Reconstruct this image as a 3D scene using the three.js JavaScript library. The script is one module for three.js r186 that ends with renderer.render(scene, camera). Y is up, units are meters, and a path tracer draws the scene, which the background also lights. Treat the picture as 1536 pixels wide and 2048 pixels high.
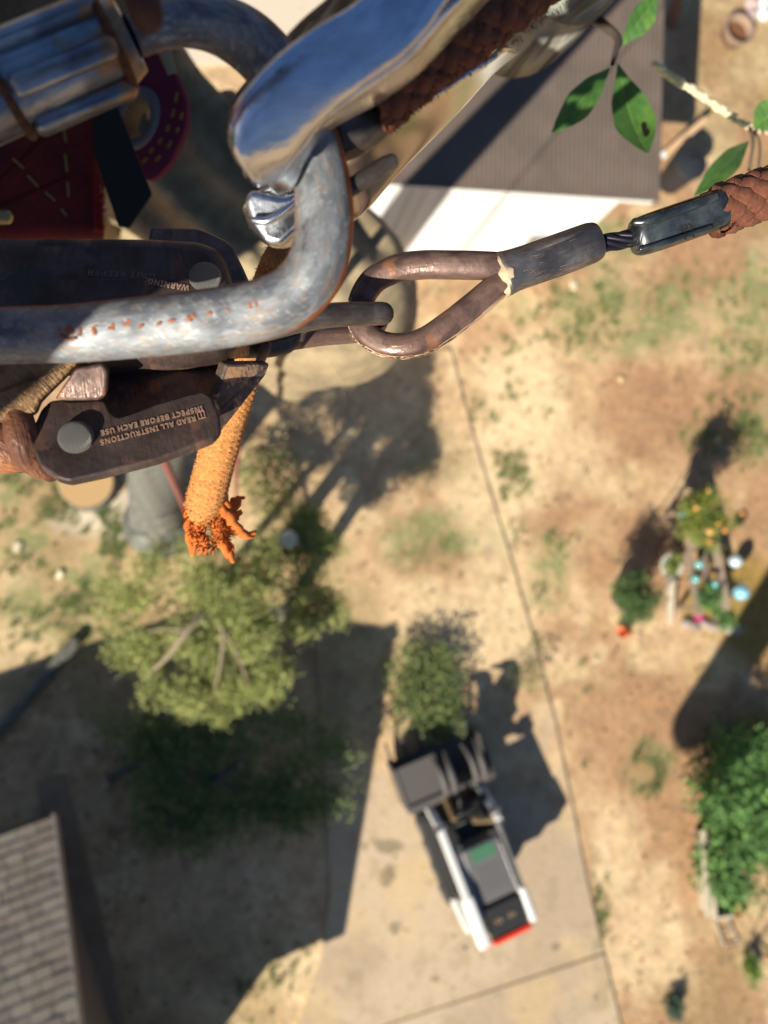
import * as THREE from 'three';
import { mergeGeometries, mergeVertices, toCreasedNormals } from 'three/addons/utils/BufferGeometryUtils.js';
import { RoundedBoxGeometry } from 'three/addons/geometries/RoundedBoxGeometry.js';
import { FontLoader } from 'three/addons/loaders/FontLoader.js';
import { TextGeometry } from 'three/addons/geometries/TextGeometry.js';

// ---------- camera: a phone held about 11 m up in a tree, looking almost straight down ----------
const F = 1538, CU = 768, CV = 1024, CAMH = 11, NADIR = [465, 1130];
const V3 = (x, y, z) => new THREE.Vector3(x, y, z);
const scene = new THREE.Scene();
const camera = new THREE.PerspectiveCamera(2 * Math.atan(1024 / F) * 180 / Math.PI, 0.75, 0.02, 900);
const dC = V3(NADIR[0] - CU, NADIR[1] - CV, F).normalize();            // world "down" in lens axes (x right, y down, z ahead)
const xC = V3(1, 0, 0).addScaledVector(dC, -dC.x).normalize();
const zC = new THREE.Vector3().crossVectors(dC, xC);
const CAM = V3(0, CAMH, 0);
const toWorld = (a, b, c) => V3(a * xC.x + b * xC.y + c * xC.z, -(a * dC.x + b * dC.y + c * dC.z), a * zC.x + b * zC.y + c * zC.z);
camera.position.copy(CAM);
camera.quaternion.setFromRotationMatrix(new THREE.Matrix4().makeBasis(toWorld(1, 0, 0), toWorld(0, -1, 0), toWorld(0, 0, -1)));
camera.focus = 0.228; camera.userData.fStop = 11.8;
scene.add(camera);
const dirOf = (u, v) => toWorld((u - CU) / F, (v - CV) / F, 1);
const P = (u, v, z) => CAM.clone().addScaledVector(dirOf(u, v), z);     // point at lens depth z
const L = (x, y, z) => CAM.clone().add(toWorld(x, y, z));               // point in lens axes, metres
const G = (u, v, h = 0) => { const d = dirOf(u, v); return CAM.clone().addScaledVector(d, (h - CAMH) / d.y); };   // point at height h
const PX = (x, y, z) => { const qy = y - CAMH, a = x * xC.x - qy * dC.x + z * zC.x, b = x * xC.y - qy * dC.y + z * zC.y, c = x * xC.z - qy * dC.z + z * zC.z; return [CU + F * a / c, CV + F * b / c, c]; };

// ---------- light: clear sky and a sun 34 degrees high ----------
const EL = 34 * Math.PI / 180, SUNDIR = V3(-0.61 * Math.cos(EL), Math.sin(EL), 0.79 * Math.cos(EL)).normalize();
{
  const w = 512, h = 256, a = new Float32Array(w * h * 4), n = V3(0, 0, 0);
  for (let j = 0; j < h; j++) for (let i = 0; i < w; i++) {
    const phi = ((i + 0.5) / w - 0.5) * 2 * Math.PI, el = ((j + 0.5) / h - 0.5) * Math.PI;
    n.set(Math.cos(el) * Math.cos(phi), Math.sin(el), Math.cos(el) * Math.sin(phi));
    const y = Math.max(n.y, 0), k = Math.pow(1 - y, 2.6), s = Math.max(n.dot(SUNDIR), 0);
    const halo = 0.4 * Math.pow(s, 30) + 0.045 * Math.pow(s, 5);
    const o = (j * w + i) * 4;
    a[o] = 0.036 + 0.075 * k + halo; a[o + 1] = 0.078 + 0.068 * k + halo * 0.95; a[o + 2] = 0.178 + 0.02 * k + halo * 0.85; a[o + 3] = 1;
  }
  const t = new THREE.DataTexture(a, w, h, THREE.RGBAFormat, THREE.FloatType);
  t.mapping = THREE.EquirectangularReflectionMapping; t.magFilter = t.minFilter = THREE.LinearFilter; t.colorSpace = THREE.LinearSRGBColorSpace; t.needsUpdate = true;
  scene.background = t; scene.environment = t;
}
const sun = new THREE.DirectionalLight(new THREE.Color(1, 0.94, 0.83), 4.9);
sun.position.copy(SUNDIR).multiplyScalar(40); sun.castShadow = true;
sun.shadow.mapSize.set(4096, 4096);
Object.assign(sun.shadow.camera, { left: -14, right: 14, top: 14, bottom: -14, near: 1, far: 90 });
scene.add(sun); scene.add(sun.target);
const renderer = new THREE.WebGLRenderer({ antialias: true });
renderer.setSize(768, 1024);
renderer.toneMapping = THREE.LinearToneMapping; renderer.toneMappingExposure = 1.74;
renderer.shadowMap.enabled = true;

// ---------- helpers ----------
function rng(seed) { let a = seed >>> 0; return () => { a = (a + 0x6D2B79F5) >>> 0; let t = Math.imul(a ^ (a >>> 15), 1 | a); t = (t + Math.imul(t ^ (t >>> 7), 61 | t)) ^ t; return ((t ^ (t >>> 14)) >>> 0) / 4294967296; }; }
const clamp = (x, a = 0, b = 1) => Math.min(b, Math.max(a, x));
const lerp = (a, b, t) => a + (b - a) * t;
const smooth = (a, b, x) => { const t = clamp((x - a) / (b - a)); return t * t * (3 - 2 * t); };
const hash2 = (x, y) => { let h = Math.imul(x, 374761393) + Math.imul(y, 668265263) | 0; h = Math.imul(h ^ (h >>> 13), 1274126177); return ((h ^ (h >>> 16)) >>> 0) / 4294967296; };
function noise2(x, y, per = 0) {
  const xi = Math.floor(x), yi = Math.floor(y), fx = x - xi, fy = y - yi, u = fx * fx * (3 - 2 * fx), v = fy * fy * (3 - 2 * fy);
  let x0 = xi, x1 = xi + 1, y0 = yi, y1 = yi + 1; if (per) { x0 = ((x0 % per) + per) % per; x1 = ((x1 % per) + per) % per; y0 = ((y0 % per) + per) % per; y1 = ((y1 % per) + per) % per; }
  const a = hash2(x0, y0), b = hash2(x1, y0), c = hash2(x0, y1), d = hash2(x1, y1);
  return lerp(lerp(a, b, u), lerp(c, d, u), v);
}
function fbm(x, y, oct = 4, per = 0) { let s = 0, a = 0.5, n = 0; for (let i = 0; i < oct; i++) { s += a * noise2(x, y, per); n += a; x *= 2; y *= 2; x += 17.3 * !per; per *= 2; a *= 0.5; } return s / n; }
const hash3 = (x, y, z) => hash2(x + Math.imul(z, 1013), y - Math.imul(z, 7919));
function noise3(x, y, z) {
  const xi = Math.floor(x), yi = Math.floor(y), zi = Math.floor(z), fx = x - xi, fy = y - yi, fz = z - zi;
  const u = fx * fx * (3 - 2 * fx), v = fy * fy * (3 - 2 * fy), w = fz * fz * (3 - 2 * fz), h = (i, j, k) => hash3(xi + i, yi + j, zi + k);
  return lerp(lerp(lerp(h(0, 0, 0), h(1, 0, 0), u), lerp(h(0, 1, 0), h(1, 1, 0), u), v), lerp(lerp(h(0, 0, 1), h(1, 0, 1), u), lerp(h(0, 1, 1), h(1, 1, 1), u), v), w);
}
const hex = h => [(h >> 16 & 255) / 255, (h >> 8 & 255) / 255, (h & 255) / 255];
const mixc = (a, b, t) => [lerp(a[0], b[0], t), lerp(a[1], b[1], t), lerp(a[2], b[2], t)];
function tex(w, h, f, srgb = true, rep = [1, 1]) {                        // f(i, j, x 0..1, y 0..1) -> grey or [r, g, b], 0..1
  const a = new Uint8Array(w * h * 4);
  for (let j = 0; j < h; j++) for (let i = 0; i < w; i++) { const c = f(i, j, (i + 0.5) / w, (j + 0.5) / h), o = (j * w + i) * 4; const g = typeof c === 'number'; a[o] = 255 * clamp(g ? c : c[0]); a[o + 1] = 255 * clamp(g ? c : c[1]); a[o + 2] = 255 * clamp(g ? c : c[2]); a[o + 3] = 255; }
  const t = new THREE.DataTexture(a, w, h, THREE.RGBAFormat); t.wrapS = t.wrapT = THREE.RepeatWrapping; t.magFilter = THREE.LinearFilter; t.minFilter = THREE.LinearMipmapLinearFilter; t.generateMipmaps = true; t.repeat.set(...rep);
  if (srgb) t.colorSpace = THREE.SRGBColorSpace; t.needsUpdate = true; return t;
}
const std = (color, rough = 0.8, metal = 0, extra = {}) => new THREE.MeshStandardMaterial({ color, roughness: rough, metalness: metal, side: THREE.DoubleSide, ...extra });
const taken = {};
function numbered(n) { if (!(n in taken)) { taken[n] = 0; return n; } return n + '_' + String(++taken[n]).padStart(3, '0'); }
function mark(o, label, category, group, kind) { Object.assign(o.userData, { label, category }); if (group) o.userData.group = group; if (kind) o.userData.kind = kind; return o; }
function thing(name, label, category, base = V3(0, 0, 0), group) { const o = new THREE.Group(); o.name = numbered(name); o.position.copy(base); o.userData.label = label; o.userData.category = category; if (group) o.userData.group = group; scene.add(o); return o; }
function obj(name, geo, mat, parent = scene, world = true) {             // world: geometry given in world metres
  if (Array.isArray(geo)) geo = mergeGeometries(geo.map(g => { g = g.index ? g.toNonIndexed() : g; for (const k of Object.keys(g.attributes)) if (!['position', 'normal', 'uv', 'color'].includes(k)) g.deleteAttribute(k); return g; }));
  const m = new THREE.Mesh(geo, mat); m.name = parent === scene ? numbered(name) : name; m.castShadow = m.receiveShadow = true;
  if (world && parent !== scene && parent.isGroup) m.position.copy(parent.position).negate();
  parent.add(m); return m;
}
const structure = o => { o.userData.kind = 'structure'; return o; };
const stuff = o => { o.userData.kind = 'stuff'; return o; };
const gBox = (w, h, d, x = 0, y = 0, z = 0, r = 0) => { const g = r ? new RoundedBoxGeometry(w, h, d, 2, r) : new THREE.BoxGeometry(w, h, d); g.translate(x, y, z); return g; };
function bar(a, b, r0, r1 = r0, n = 10) { const g = new THREE.CylinderGeometry(r1, r0, a.distanceTo(b), n, 1); g.translate(0, a.distanceTo(b) / 2, 0); g.applyQuaternion(new THREE.Quaternion().setFromUnitVectors(V3(0, 1, 0), b.clone().sub(a).normalize())); g.translate(a.x, a.y, a.z); return g; }
function beam(a, b, w, h, up = V3(0, 1, 0), r = 0) {                      // box from a to b, w across, h along "up"
  const d = b.clone().sub(a), len = d.length(), z = d.normalize(), x = new THREE.Vector3().crossVectors(up, z).normalize(), y = new THREE.Vector3().crossVectors(z, x);
  const g = r ? new RoundedBoxGeometry(w, h, len, 2, r) : new THREE.BoxGeometry(w, h, len); g.translate(0, 0, len / 2); g.applyMatrix4(new THREE.Matrix4().makeBasis(x, y, z)); g.translate(a.x, a.y, a.z); return g;
}
// skin over cross sections {c, a, b, e}: superellipses about c with half axes a and b
function loft(secs, n = 20, { caps = true, angular = false, closed = false } = {}) {
  const pos = [], uv = [], idx = [], m = secs.length; let len = 0;
  for (let i = 0; i < m; i++) {
    const s = secs[i], p = 2 / (s.e || 2), per = angular ? 1 : Math.PI * (s.a.length() + s.b.length());
    if (i) len += s.c.distanceTo(secs[i - 1].c);
    for (let k = 0; k <= n; k++) {
      const t = k / n * 2 * Math.PI, ct = Math.cos(t), st = Math.sin(t), ca = Math.sign(ct) * Math.pow(Math.abs(ct), p), sb = Math.sign(st) * Math.pow(Math.abs(st), p);
      const q = s.c.clone().addScaledVector(s.a, ca).addScaledVector(s.b, sb); pos.push(q.x, q.y, q.z); uv.push(k / n * per, len);
    }
  }
  const w = n + 1;
  for (let i = 0; i < m - 1; i++) for (let k = 0; k < n; k++) { const a = i * w + k; idx.push(a, a + 1, a + w, a + 1, a + w + 1, a + w); }
  const g = new THREE.BufferGeometry(); g.setAttribute('position', new THREE.Float32BufferAttribute(pos, 3)); g.setAttribute('uv', new THREE.Float32BufferAttribute(uv, 2)); g.setIndex(idx); g.computeVertexNormals();
  const nn = g.attributes.normal; for (let i = 0; i < m; i++) { const a = i * w, b = a + n, q = V3(nn.getX(a) + nn.getX(b), nn.getY(a) + nn.getY(b), nn.getZ(a) + nn.getZ(b)).normalize(); nn.setXYZ(a, q.x, q.y, q.z); nn.setXYZ(b, q.x, q.y, q.z); }
  if (!caps || closed) return g;
  const parts = [g.toNonIndexed()];
  for (const [i, sg] of [[0, -1], [m - 1, 1]]) {
    const s = secs[i], o = secs[i ? m - 2 : 1], nr = s.c.clone().sub(o.c).normalize(), cp = [], cn = [], cu = [];
    for (let k = 0; k < n; k++) for (const q of (sg > 0 ? [-1, k, k + 1] : [-1, k + 1, k])) { if (q < 0) cp.push(s.c.x, s.c.y, s.c.z); else { const j = (i * w + q) * 3; cp.push(pos[j], pos[j + 1], pos[j + 2]); } cn.push(nr.x, nr.y, nr.z); cu.push(q < 0 ? 0 : Math.cos(q / n * 6.283) * s.a.length(), q < 0 ? 0 : Math.sin(q / n * 6.283) * s.b.length()); }
    const c = new THREE.BufferGeometry(); c.setAttribute('position', new THREE.Float32BufferAttribute(cp, 3)); c.setAttribute('normal', new THREE.Float32BufferAttribute(cn, 3)); c.setAttribute('uv', new THREE.Float32BufferAttribute(cu, 2)); parts.push(c);
  }
  return mergeGeometries(parts);
}
const cr = (a, b, c, d, t) => 0.5 * (2 * b + (c - a) * t + (2 * a - 5 * b + 4 * c - d) * t * t + (3 * b - a - 3 * c + d) * t * t * t);
function resample(rows, k) { if (k <= 1) return rows; const out = [], n = rows.length; for (let i = 0; i < n - 1; i++) for (let s = 0; s < k; s++) { const A = rows[Math.max(i - 1, 0)], B = rows[i], C = rows[i + 1], D = rows[Math.min(i + 2, n - 1)]; out.push(B.map((_, q) => cr(A[q], B[q], C[q], D[q], s / k))); } out.push(rows[n - 1]); return out; }
function rounded(secs, k0 = 1, k1 = 1, steps = 4) {                        // dome the ends
  const make = (s, o, k) => { const t = s.c.clone().sub(o.c).normalize(), h = Math.min(s.a.length(), s.b.length()) * k, r = []; for (let i = 1; i <= steps; i++) { const q = i / steps * Math.PI / 2 * 0.97, f = Math.cos(q); r.push({ c: s.c.clone().addScaledVector(t, h * Math.sin(q)), a: s.a.clone().multiplyScalar(f), b: s.b.clone().multiplyScalar(f), e: s.e }); } return r; };
  const out = secs.slice(); if (k1) out.push(...make(secs[secs.length - 1], secs[secs.length - 2], k1)); if (k0) out.unshift(...make(secs[0], secs[1], k0).reverse()); return out;
}
// rows of [x, y, z world..., radius] -> tube
function tube(rows, { n = 12, k = 4, e = 2, flat = 1, up = null, ends = [0, 0], bump = null } = {}) {
  const r = resample(rows, k), secs = []; let ref = up;
  for (let i = 0; i < r.length; i++) {
    const A = r[Math.max(i - 1, 0)], B = r[Math.min(i + 1, r.length - 1)], t = V3(B[0] - A[0], B[1] - A[1], B[2] - A[2]).normalize();
    if (!ref) ref = Math.abs(t.y) < 0.8 ? V3(0, 1, 0) : V3(1, 0, 0);
    const a = new THREE.Vector3().crossVectors(t, ref).normalize(), b = new THREE.Vector3().crossVectors(a, t); if (!up) ref = b.clone();
    const rad = r[i][3] * (bump ? bump(i) : 1);
    secs.push({ c: V3(r[i][0], r[i][1], r[i][2]), a: a.multiplyScalar(rad), b: b.multiplyScalar(rad * flat), e });
  }
  return secs && loft(rounded(secs, ends[0], ends[1]), n);
}
const row = (p, r) => [p.x, p.y, p.z, r];
// close-up metal: [u, v, depth, half width in photo pixels, (flatness)] with sides turned across the line of sight
function pxSecs(pts, k = 5, e = 2) {
  const r = resample(pts.map(p => [p[0], p[1], p[2], p[3], p[4] ?? 1]), k), q = r.map(p => P(p[0], p[1], p[2]));
  return r.map((p, i) => { const t = q[Math.min(i + 1, q.length - 1)].clone().sub(q[Math.max(i - 1, 0)]).normalize(), v = q[i].clone().sub(CAM).normalize(), a = new THREE.Vector3().crossVectors(t, v).normalize(), b = new THREE.Vector3().crossVectors(a, t).normalize(), R = p[3] * p[2] / F; if (b.dot(v) > 0) b.negate(); return { c: q[i], a: a.multiplyScalar(R), b: b.multiplyScalar(R * p[4]), e }; });
}
function roundPoly(pts, r) { const o = [], n = pts.length; for (let i = 0; i < n; i++) { const p = pts[i], a = pts[(i + n - 1) % n], b = pts[(i + 1) % n], rr = p[2] ?? r, la = Math.hypot(a[0] - p[0], a[1] - p[1]), lb = Math.hypot(b[0] - p[0], b[1] - p[1]), ka = Math.min(rr / la, 0.48), kb = Math.min(rr / lb, 0.48); const s = [lerp(p[0], a[0], ka), lerp(p[1], a[1], ka)], t = [lerp(p[0], b[0], kb), lerp(p[1], b[1], kb)]; for (let j = 0; j <= 4; j++) { const q = j / 4; o.push([(1 - q) ** 2 * s[0] + 2 * q * (1 - q) * p[0] + q * q * t[0], (1 - q) ** 2 * s[1] + 2 * q * (1 - q) * p[1] + q * q * t[1]]); } } return o; }
function planeOf(p3) { const [a, b, c] = p3.map(p => P(...p)), ex = b.clone().sub(a).normalize(); let n = new THREE.Vector3().crossVectors(ex, c.clone().sub(a)).normalize(); if (n.dot(a.clone().sub(CAM)) > 0) n.negate(); const ey = new THREE.Vector3().crossVectors(n, ex); const hit = (u, v) => { const d = dirOf(u, v), t = a.clone().sub(CAM).dot(n) / d.dot(n); return CAM.clone().addScaledVector(d, t); }; return { o: a, ex, ey, n, hit, to2: (u, v) => { const q = hit(u, v).sub(a); return new THREE.Vector2(q.dot(ex), q.dot(ey)); }, m: new THREE.Matrix4().makeBasis(ex, ey, n).setPosition(a) }; }
function plate(pts, pl, thick, { bevel = 0.0006, holes = [], r = 0, lift = 0, seg = 3 } = {}) {   // sheet with its face in plane pl
  const f = a => (r ? roundPoly(a, r) : a).map(p => pl.to2(p[0], p[1])); let o = f(pts); if (THREE.ShapeUtils.area(o) < 0) o.reverse();
  const s = new THREE.Shape(o); for (const h of holes) s.holes.push(new THREE.Path(f(h)));
  const g = new THREE.ExtrudeGeometry(s, { depth: Math.max(thick - 2 * bevel, 1e-4), bevelEnabled: bevel > 0, bevelThickness: bevel, bevelSize: bevel, bevelOffset: -bevel, bevelSegments: seg, curveSegments: 8 });
  g.translate(0, 0, -thick + bevel + lift); g.applyMatrix4(pl.m); return g;
}
function surfaceNets(sdf, lo, hi, cell) {                                  // one closed skin round sdf < 0
  const nx = Math.ceil((hi[0] - lo[0]) / cell) + 1, ny = Math.ceil((hi[1] - lo[1]) / cell) + 1, nz = Math.ceil((hi[2] - lo[2]) / cell) + 1, f = new Float32Array(nx * ny * nz), id = new Int32Array(nx * ny * nz).fill(-1), pos = [], idx = [];
  const at = (i, j, k) => (k * ny + j) * nx + i;
  for (let k = 0; k < nz; k++) for (let j = 0; j < ny; j++) for (let i = 0; i < nx; i++) f[at(i, j, k)] = sdf(lo[0] + i * cell, lo[1] + j * cell, lo[2] + k * cell);
  const C = [[0, 0, 0], [1, 0, 0], [0, 1, 0], [1, 1, 0], [0, 0, 1], [1, 0, 1], [0, 1, 1], [1, 1, 1]], E = []; for (let a = 0; a < 8; a++) for (const b of [1, 2, 4]) if (!(a & b)) E.push([a, a | b]);
  for (let k = 0; k < nz - 1; k++) for (let j = 0; j < ny - 1; j++) for (let i = 0; i < nx - 1; i++) {
    const v = C.map(c => f[at(i + c[0], j + c[1], k + c[2])]); let m = 0; for (let q = 0; q < 8; q++) if (v[q] < 0) m++; if (!m || m === 8) continue;
    let x = 0, y = 0, z = 0, n = 0; for (const [a, b] of E) if ((v[a] < 0) !== (v[b] < 0)) { const t = v[a] / (v[a] - v[b]); x += lerp(C[a][0], C[b][0], t); y += lerp(C[a][1], C[b][1], t); z += lerp(C[a][2], C[b][2], t); n++; }
    id[at(i, j, k)] = pos.length / 3; pos.push(lo[0] + (i + x / n) * cell, lo[1] + (j + y / n) * cell, lo[2] + (k + z / n) * cell);
  }
  const quad = (a, b, c, d, flip) => { if (a < 0 || b < 0 || c < 0 || d < 0) return; flip ? idx.push(a, c, b, a, d, c) : idx.push(a, b, c, a, c, d); };
  for (let k = 1; k < nz - 1; k++) for (let j = 1; j < ny - 1; j++) for (let i = 1; i < nx - 1; i++) {
    const v = f[at(i, j, k)] < 0;
    if (v !== f[at(i + 1, j, k)] < 0) quad(id[at(i, j - 1, k - 1)], id[at(i, j, k - 1)], id[at(i, j, k)], id[at(i, j - 1, k)], !v);
    if (v !== f[at(i, j + 1, k)] < 0) quad(id[at(i - 1, j, k - 1)], id[at(i - 1, j, k)], id[at(i, j, k)], id[at(i, j, k - 1)], !v);
    if (v !== f[at(i, j, k + 1)] < 0) quad(id[at(i - 1, j - 1, k)], id[at(i, j - 1, k)], id[at(i, j, k)], id[at(i - 1, j, k)], !v);
  }
  const g = new THREE.BufferGeometry(); g.setAttribute('position', new THREE.Float32BufferAttribute(pos, 3)); g.setIndex(idx); g.computeVertexNormals(); return g;
}
const capsule = (p, a, b, ra, rb) => { const ab = b.clone().sub(a), t = clamp(p.clone().sub(a).dot(ab) / ab.lengthSq()); return p.distanceTo(a.clone().addScaledVector(ab, t)) - lerp(ra, rb, t); };
// leaves: many small folded blades in one geometry
class Leaves {
  constructor() { this.p = []; this.n = []; this.c = []; this.u = []; }
  add(o, d, nrm, len, wid, col) {
    const s = new THREE.Vector3().crossVectors(d, nrm).normalize(), up = new THREE.Vector3().crossVectors(s, d).normalize();
    const tip = o.clone().addScaledVector(d, len).addScaledVector(up, -len * 0.12), mid = o.clone().addScaledVector(d, len * 0.5), l = mid.clone().addScaledVector(s, wid / 2).addScaledVector(up, wid * 0.15), r = mid.clone().addScaledVector(s, -wid / 2).addScaledVector(up, wid * 0.15);
    for (const [a, b, c] of [[o, l, tip], [o, tip, r]]) { const q = new THREE.Vector3().crossVectors(b.clone().sub(a), c.clone().sub(a)).normalize(); for (const v of [a, b, c]) { this.p.push(v.x, v.y, v.z); this.n.push(q.x, q.y, q.z); this.c.push(...col); this.u.push(0, 0); } }
  }
  geo() { const g = new THREE.BufferGeometry(); for (const [k, a, w] of [['position', this.p, 3], ['normal', this.n, 3], ['color', this.c, 3], ['uv', this.u, 2]]) g.setAttribute(k, new THREE.Float32BufferAttribute(a, w)); return g; }
}
const unit = R => { const z = R() * 2 - 1, t = R() * 6.2832, q = Math.sqrt(1 - z * z); return V3(q * Math.cos(t), z, q * Math.sin(t)); };
const lin = h => { const c = new THREE.Color(h); return [c.r, c.g, c.b]; };
const leafMat = new THREE.MeshPhysicalMaterial({ vertexColors: true, roughness: 0.75, side: THREE.DoubleSide, transmission: 0.35, thickness: 0 });

// ================= ground =================
const C_SAND = hex(0xc0a077), C_PALE = hex(0xd4bb90), C_SOIL = hex(0xa6835f), C_RED = hex(0x9d7654), C_OLIVE = hex(0x86794f), C_GREEN = hex(0x737848), C_MUST = hex(0x8f7433), C_DUST = hex(0xc9bba6), C_CONC = hex(0xbaa486), C_DARK = hex(0x7a6449);
const spot = (u, v, cu, cv, ru, rv, x, z, ed = 0.55, sc = 1.7) => { const a = (u - cu) / ru, b = (v - cv) / rv, q = a * a + b * b; return q > 3.2 ? 0 : smooth(1.15, 0.5, Math.sqrt(q) + (fbm(x * sc + cu, z * sc + cv, 4) - 0.5) * 2 * ed); };
function dirt(x, z) {
  const [u, v] = PX(x, 0, z), a = fbm(x * 0.9 + 3, z * 0.9, 4), b = fbm(x * 3.1, z * 3.1 + 9, 4), c = fbm(x * 11, z * 11, 3);
  let k = mixc(C_SAND, C_SOIL, smooth(0.36, 0.72, a) * 0.8);
  k = mixc(k, C_PALE, smooth(0.46, 0.74, b) * 0.6);
  const right = smooth(930, 1080, u - (v - 700) * 0.19);
  k = mixc(k, C_RED, right * smooth(0.36, 0.58, fbm(x * 0.8 + 40, z * 0.8, 4)) * 0.8);
  k = mixc(k, C_OLIVE, smooth(0.52, 0.66, fbm(x * 0.7 - 11, z * 0.7 + 5, 4)) * 0.35);
  for (const s of [[1230, 620, 210, 90], [90, 1000, 190, 120], [150, 1200, 160, 90], [870, 1075, 130, 60], [1490, 870, 110, 60], [1090, 1130, 50, 90], [1040, 960, 40, 60], [1290, 1530, 50, 60], [1500, 640, 100, 120], [1180, 480, 120, 60]]) k = mixc(k, C_GREEN, spot(u, v, ...s, x, z) * (0.2 + 0.55 * smooth(0.42, 0.6, c + (b - 0.5))));
  for (const s of [[1000, 930, 110, 260], [1060, 760, 90, 110], [1230, 1700, 60, 130], [1300, 1880, 110, 170], [620, 1950, 110, 90], [930, 1240, 160, 120], [1130, 900, 120, 120]]) k = mixc(k, C_PALE, spot(u, v, ...s, x, z) * 0.7);
  for (const s of [[1470, 1210, 110, 150], [1530, 1480, 90, 60], [1410, 1600, 60, 200]]) k = mixc(k, s[0] > 1420 ? C_MUST : C_RED, spot(u, v, ...s, x, z) * 0.8);
  k = mixc(k, C_DUST, spot(u, v, 270, 1030, 150, 60, x, z) * 0.9);
  k = mixc(k, C_PALE, spot(u, v, 40, 1290, 90, 60, x, z) * 0.6);
  k = mixc(k, C_DARK, smooth(0.58, 0.76, fbm(x * 4.3 + 70, z * 4.3, 4)) * 0.25);
  const g = 0.9 + 0.2 * c; return [k[0] * g, k[1] * g, k[2] * g];
}
const TILE = 24;
const groundTex = tex(1600, 1600, (i, j, x, y) => { const c = dirt((x - 0.5) * TILE, (y - 0.5) * TILE), s = 0.92 + 0.16 * hash2(i, j); return [c[0] * s, c[1] * s, c[2] * s]; });
const roughTex = tex(512, 512, (i, j, x, y) => 0.65 * fbm(x * 12, y * 12, 5, 12) + 0.35 * fbm(x * 64, y * 64, 2, 64), false);
const groundBump = roughTex.clone(); groundBump.repeat.set(8, 8); groundBump.needsUpdate = true;
{
  const n = 48, S = 400, g = new THREE.PlaneGeometry(2 * S, 2 * S, n, n); g.rotateX(-Math.PI / 2);
  const p = g.attributes.position, uv = g.attributes.uv;
  for (let i = 0; i < p.count; i++) uv.setXY(i, p.getX(i) / TILE + 0.5, p.getZ(i) / TILE + 0.5);
  structure(obj('ground', g, std(0xffffff, 0.95, 0, { map: groundTex, bumpMap: groundBump, bumpScale: 0.02 })));
}
// low uneven swells of soil, so that the yard is not a board
// driveway: cast slabs with an open joint
const DR = [[1262, 2150], [1240, 2048], [1205, 1900], [1170, 1750], [1137, 1580], [1108, 1440], [1062, 1265], [1030, 1150], [990, 1020], [945, 870], [900, 700]];
const DLft = [[560, 2150], [597, 2048], [640, 1920], [660, 1780], [652, 1600], [640, 1400], [620, 1200], [600, 1020], [585, 870], [570, 700]];
{
  const T2 = 14, dt = tex(1024, 1024, (i, j, tx, ty) => {
    const x = (tx - 0.5) * T2 + 3, z = (ty - 0.5) * T2, [u, v] = PX(x, 0, z), s = 0.93 + 0.14 * hash2(i, j);
    const a = fbm(x * 1.1 + 8, z * 1.1, 5), b = fbm(x * 6, z * 6, 4); let k = mixc(C_CONC, hex(0xab957a), smooth(0.4, 0.65, a)); k = mixc(k, hex(0xc4a878), smooth(0.48, 0.72, fbm(x * 1.6, z * 1.6 + 30, 5)) * 0.5); k = mixc(k, hex(0x8f7c60), smooth(0.60, 0.74, b) * 0.3);
    for (const q of [[780, 1745, 26, 22], [790, 1850, 20, 16], [770, 1690, 40, 16], [1110, 1890, 10, 8], [865, 1955, 16, 10]]) k = mixc(k, hex(0x6d6148), spot(u, v, ...q, x, z, 0.9, 6) * 0.6);
    const over = smooth(1640, 1450, v + (fbm(x * 1.3, z * 1.3 + 4, 4) - 0.5) * 420 - (u < 700 ? 0 : 0)); const d = dirt(x, z);
    k = mixc(k, d, over * 0.95); return [k[0] * s, k[1] * s, k[2] * s];
  });
  const flat = pts => { const q = pts.map(p => G(p[0], p[1])), s = new THREE.Shape(q.map(p => new THREE.Vector2(p.x, -p.z))), g = new THREE.ExtrudeGeometry(s, { depth: 0.03, bevelEnabled: true, bevelSize: 0.008, bevelThickness: 0.008, bevelSegments: 2, bevelOffset: -0.008 }); g.rotateX(-Math.PI / 2); const p = g.attributes.position, uv = g.attributes.uv; for (let i = 0; i < p.count; i++) uv.setXY(i, (p.getX(i) - 3) / T2 + 0.5, p.getZ(i) / T2 + 0.5); return g; };
  const m = std(0xffffff, 0.9, 0, { map: dt, bumpMap: groundBump, bumpScale: 0.006 });
  const d = new THREE.Group(); d.name = 'driveway'; structure(d); scene.add(d);
  const jr = [1206, 1904], jl = [575, 2110];
  obj('slab', flat([[1206.5, 1906], [1240, 2048], [1300, 2350], [480, 2350], [576, 2112]]), m, d);
  obj('slab', flat([...DR.filter(p => p[1] < 1904), ...DLft.filter(p => p[1] < 2100).reverse(), jl, [1204.5, 1900]].reverse()), m, d);
  obj('joint', beam(G(575, 2111, 0.018), G(1205.5, 1903, 0.018), 0.03, 0.03), std(0x9a8768, 0.95), d);
}
{ // pale patio behind the shed's far end
  const q = [[300, -120], [660, -120], [640, 130], [300, 130]].map(p => G(...p)), s = new THREE.Shape(q.map(p => new THREE.Vector2(p.x, -p.z))), g = new THREE.ExtrudeGeometry(s, { depth: 0.04, bevelEnabled: false }); g.rotateX(-Math.PI / 2);
  structure(obj('patio', g, std(0xcbbca6, 0.9)));
}

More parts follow.
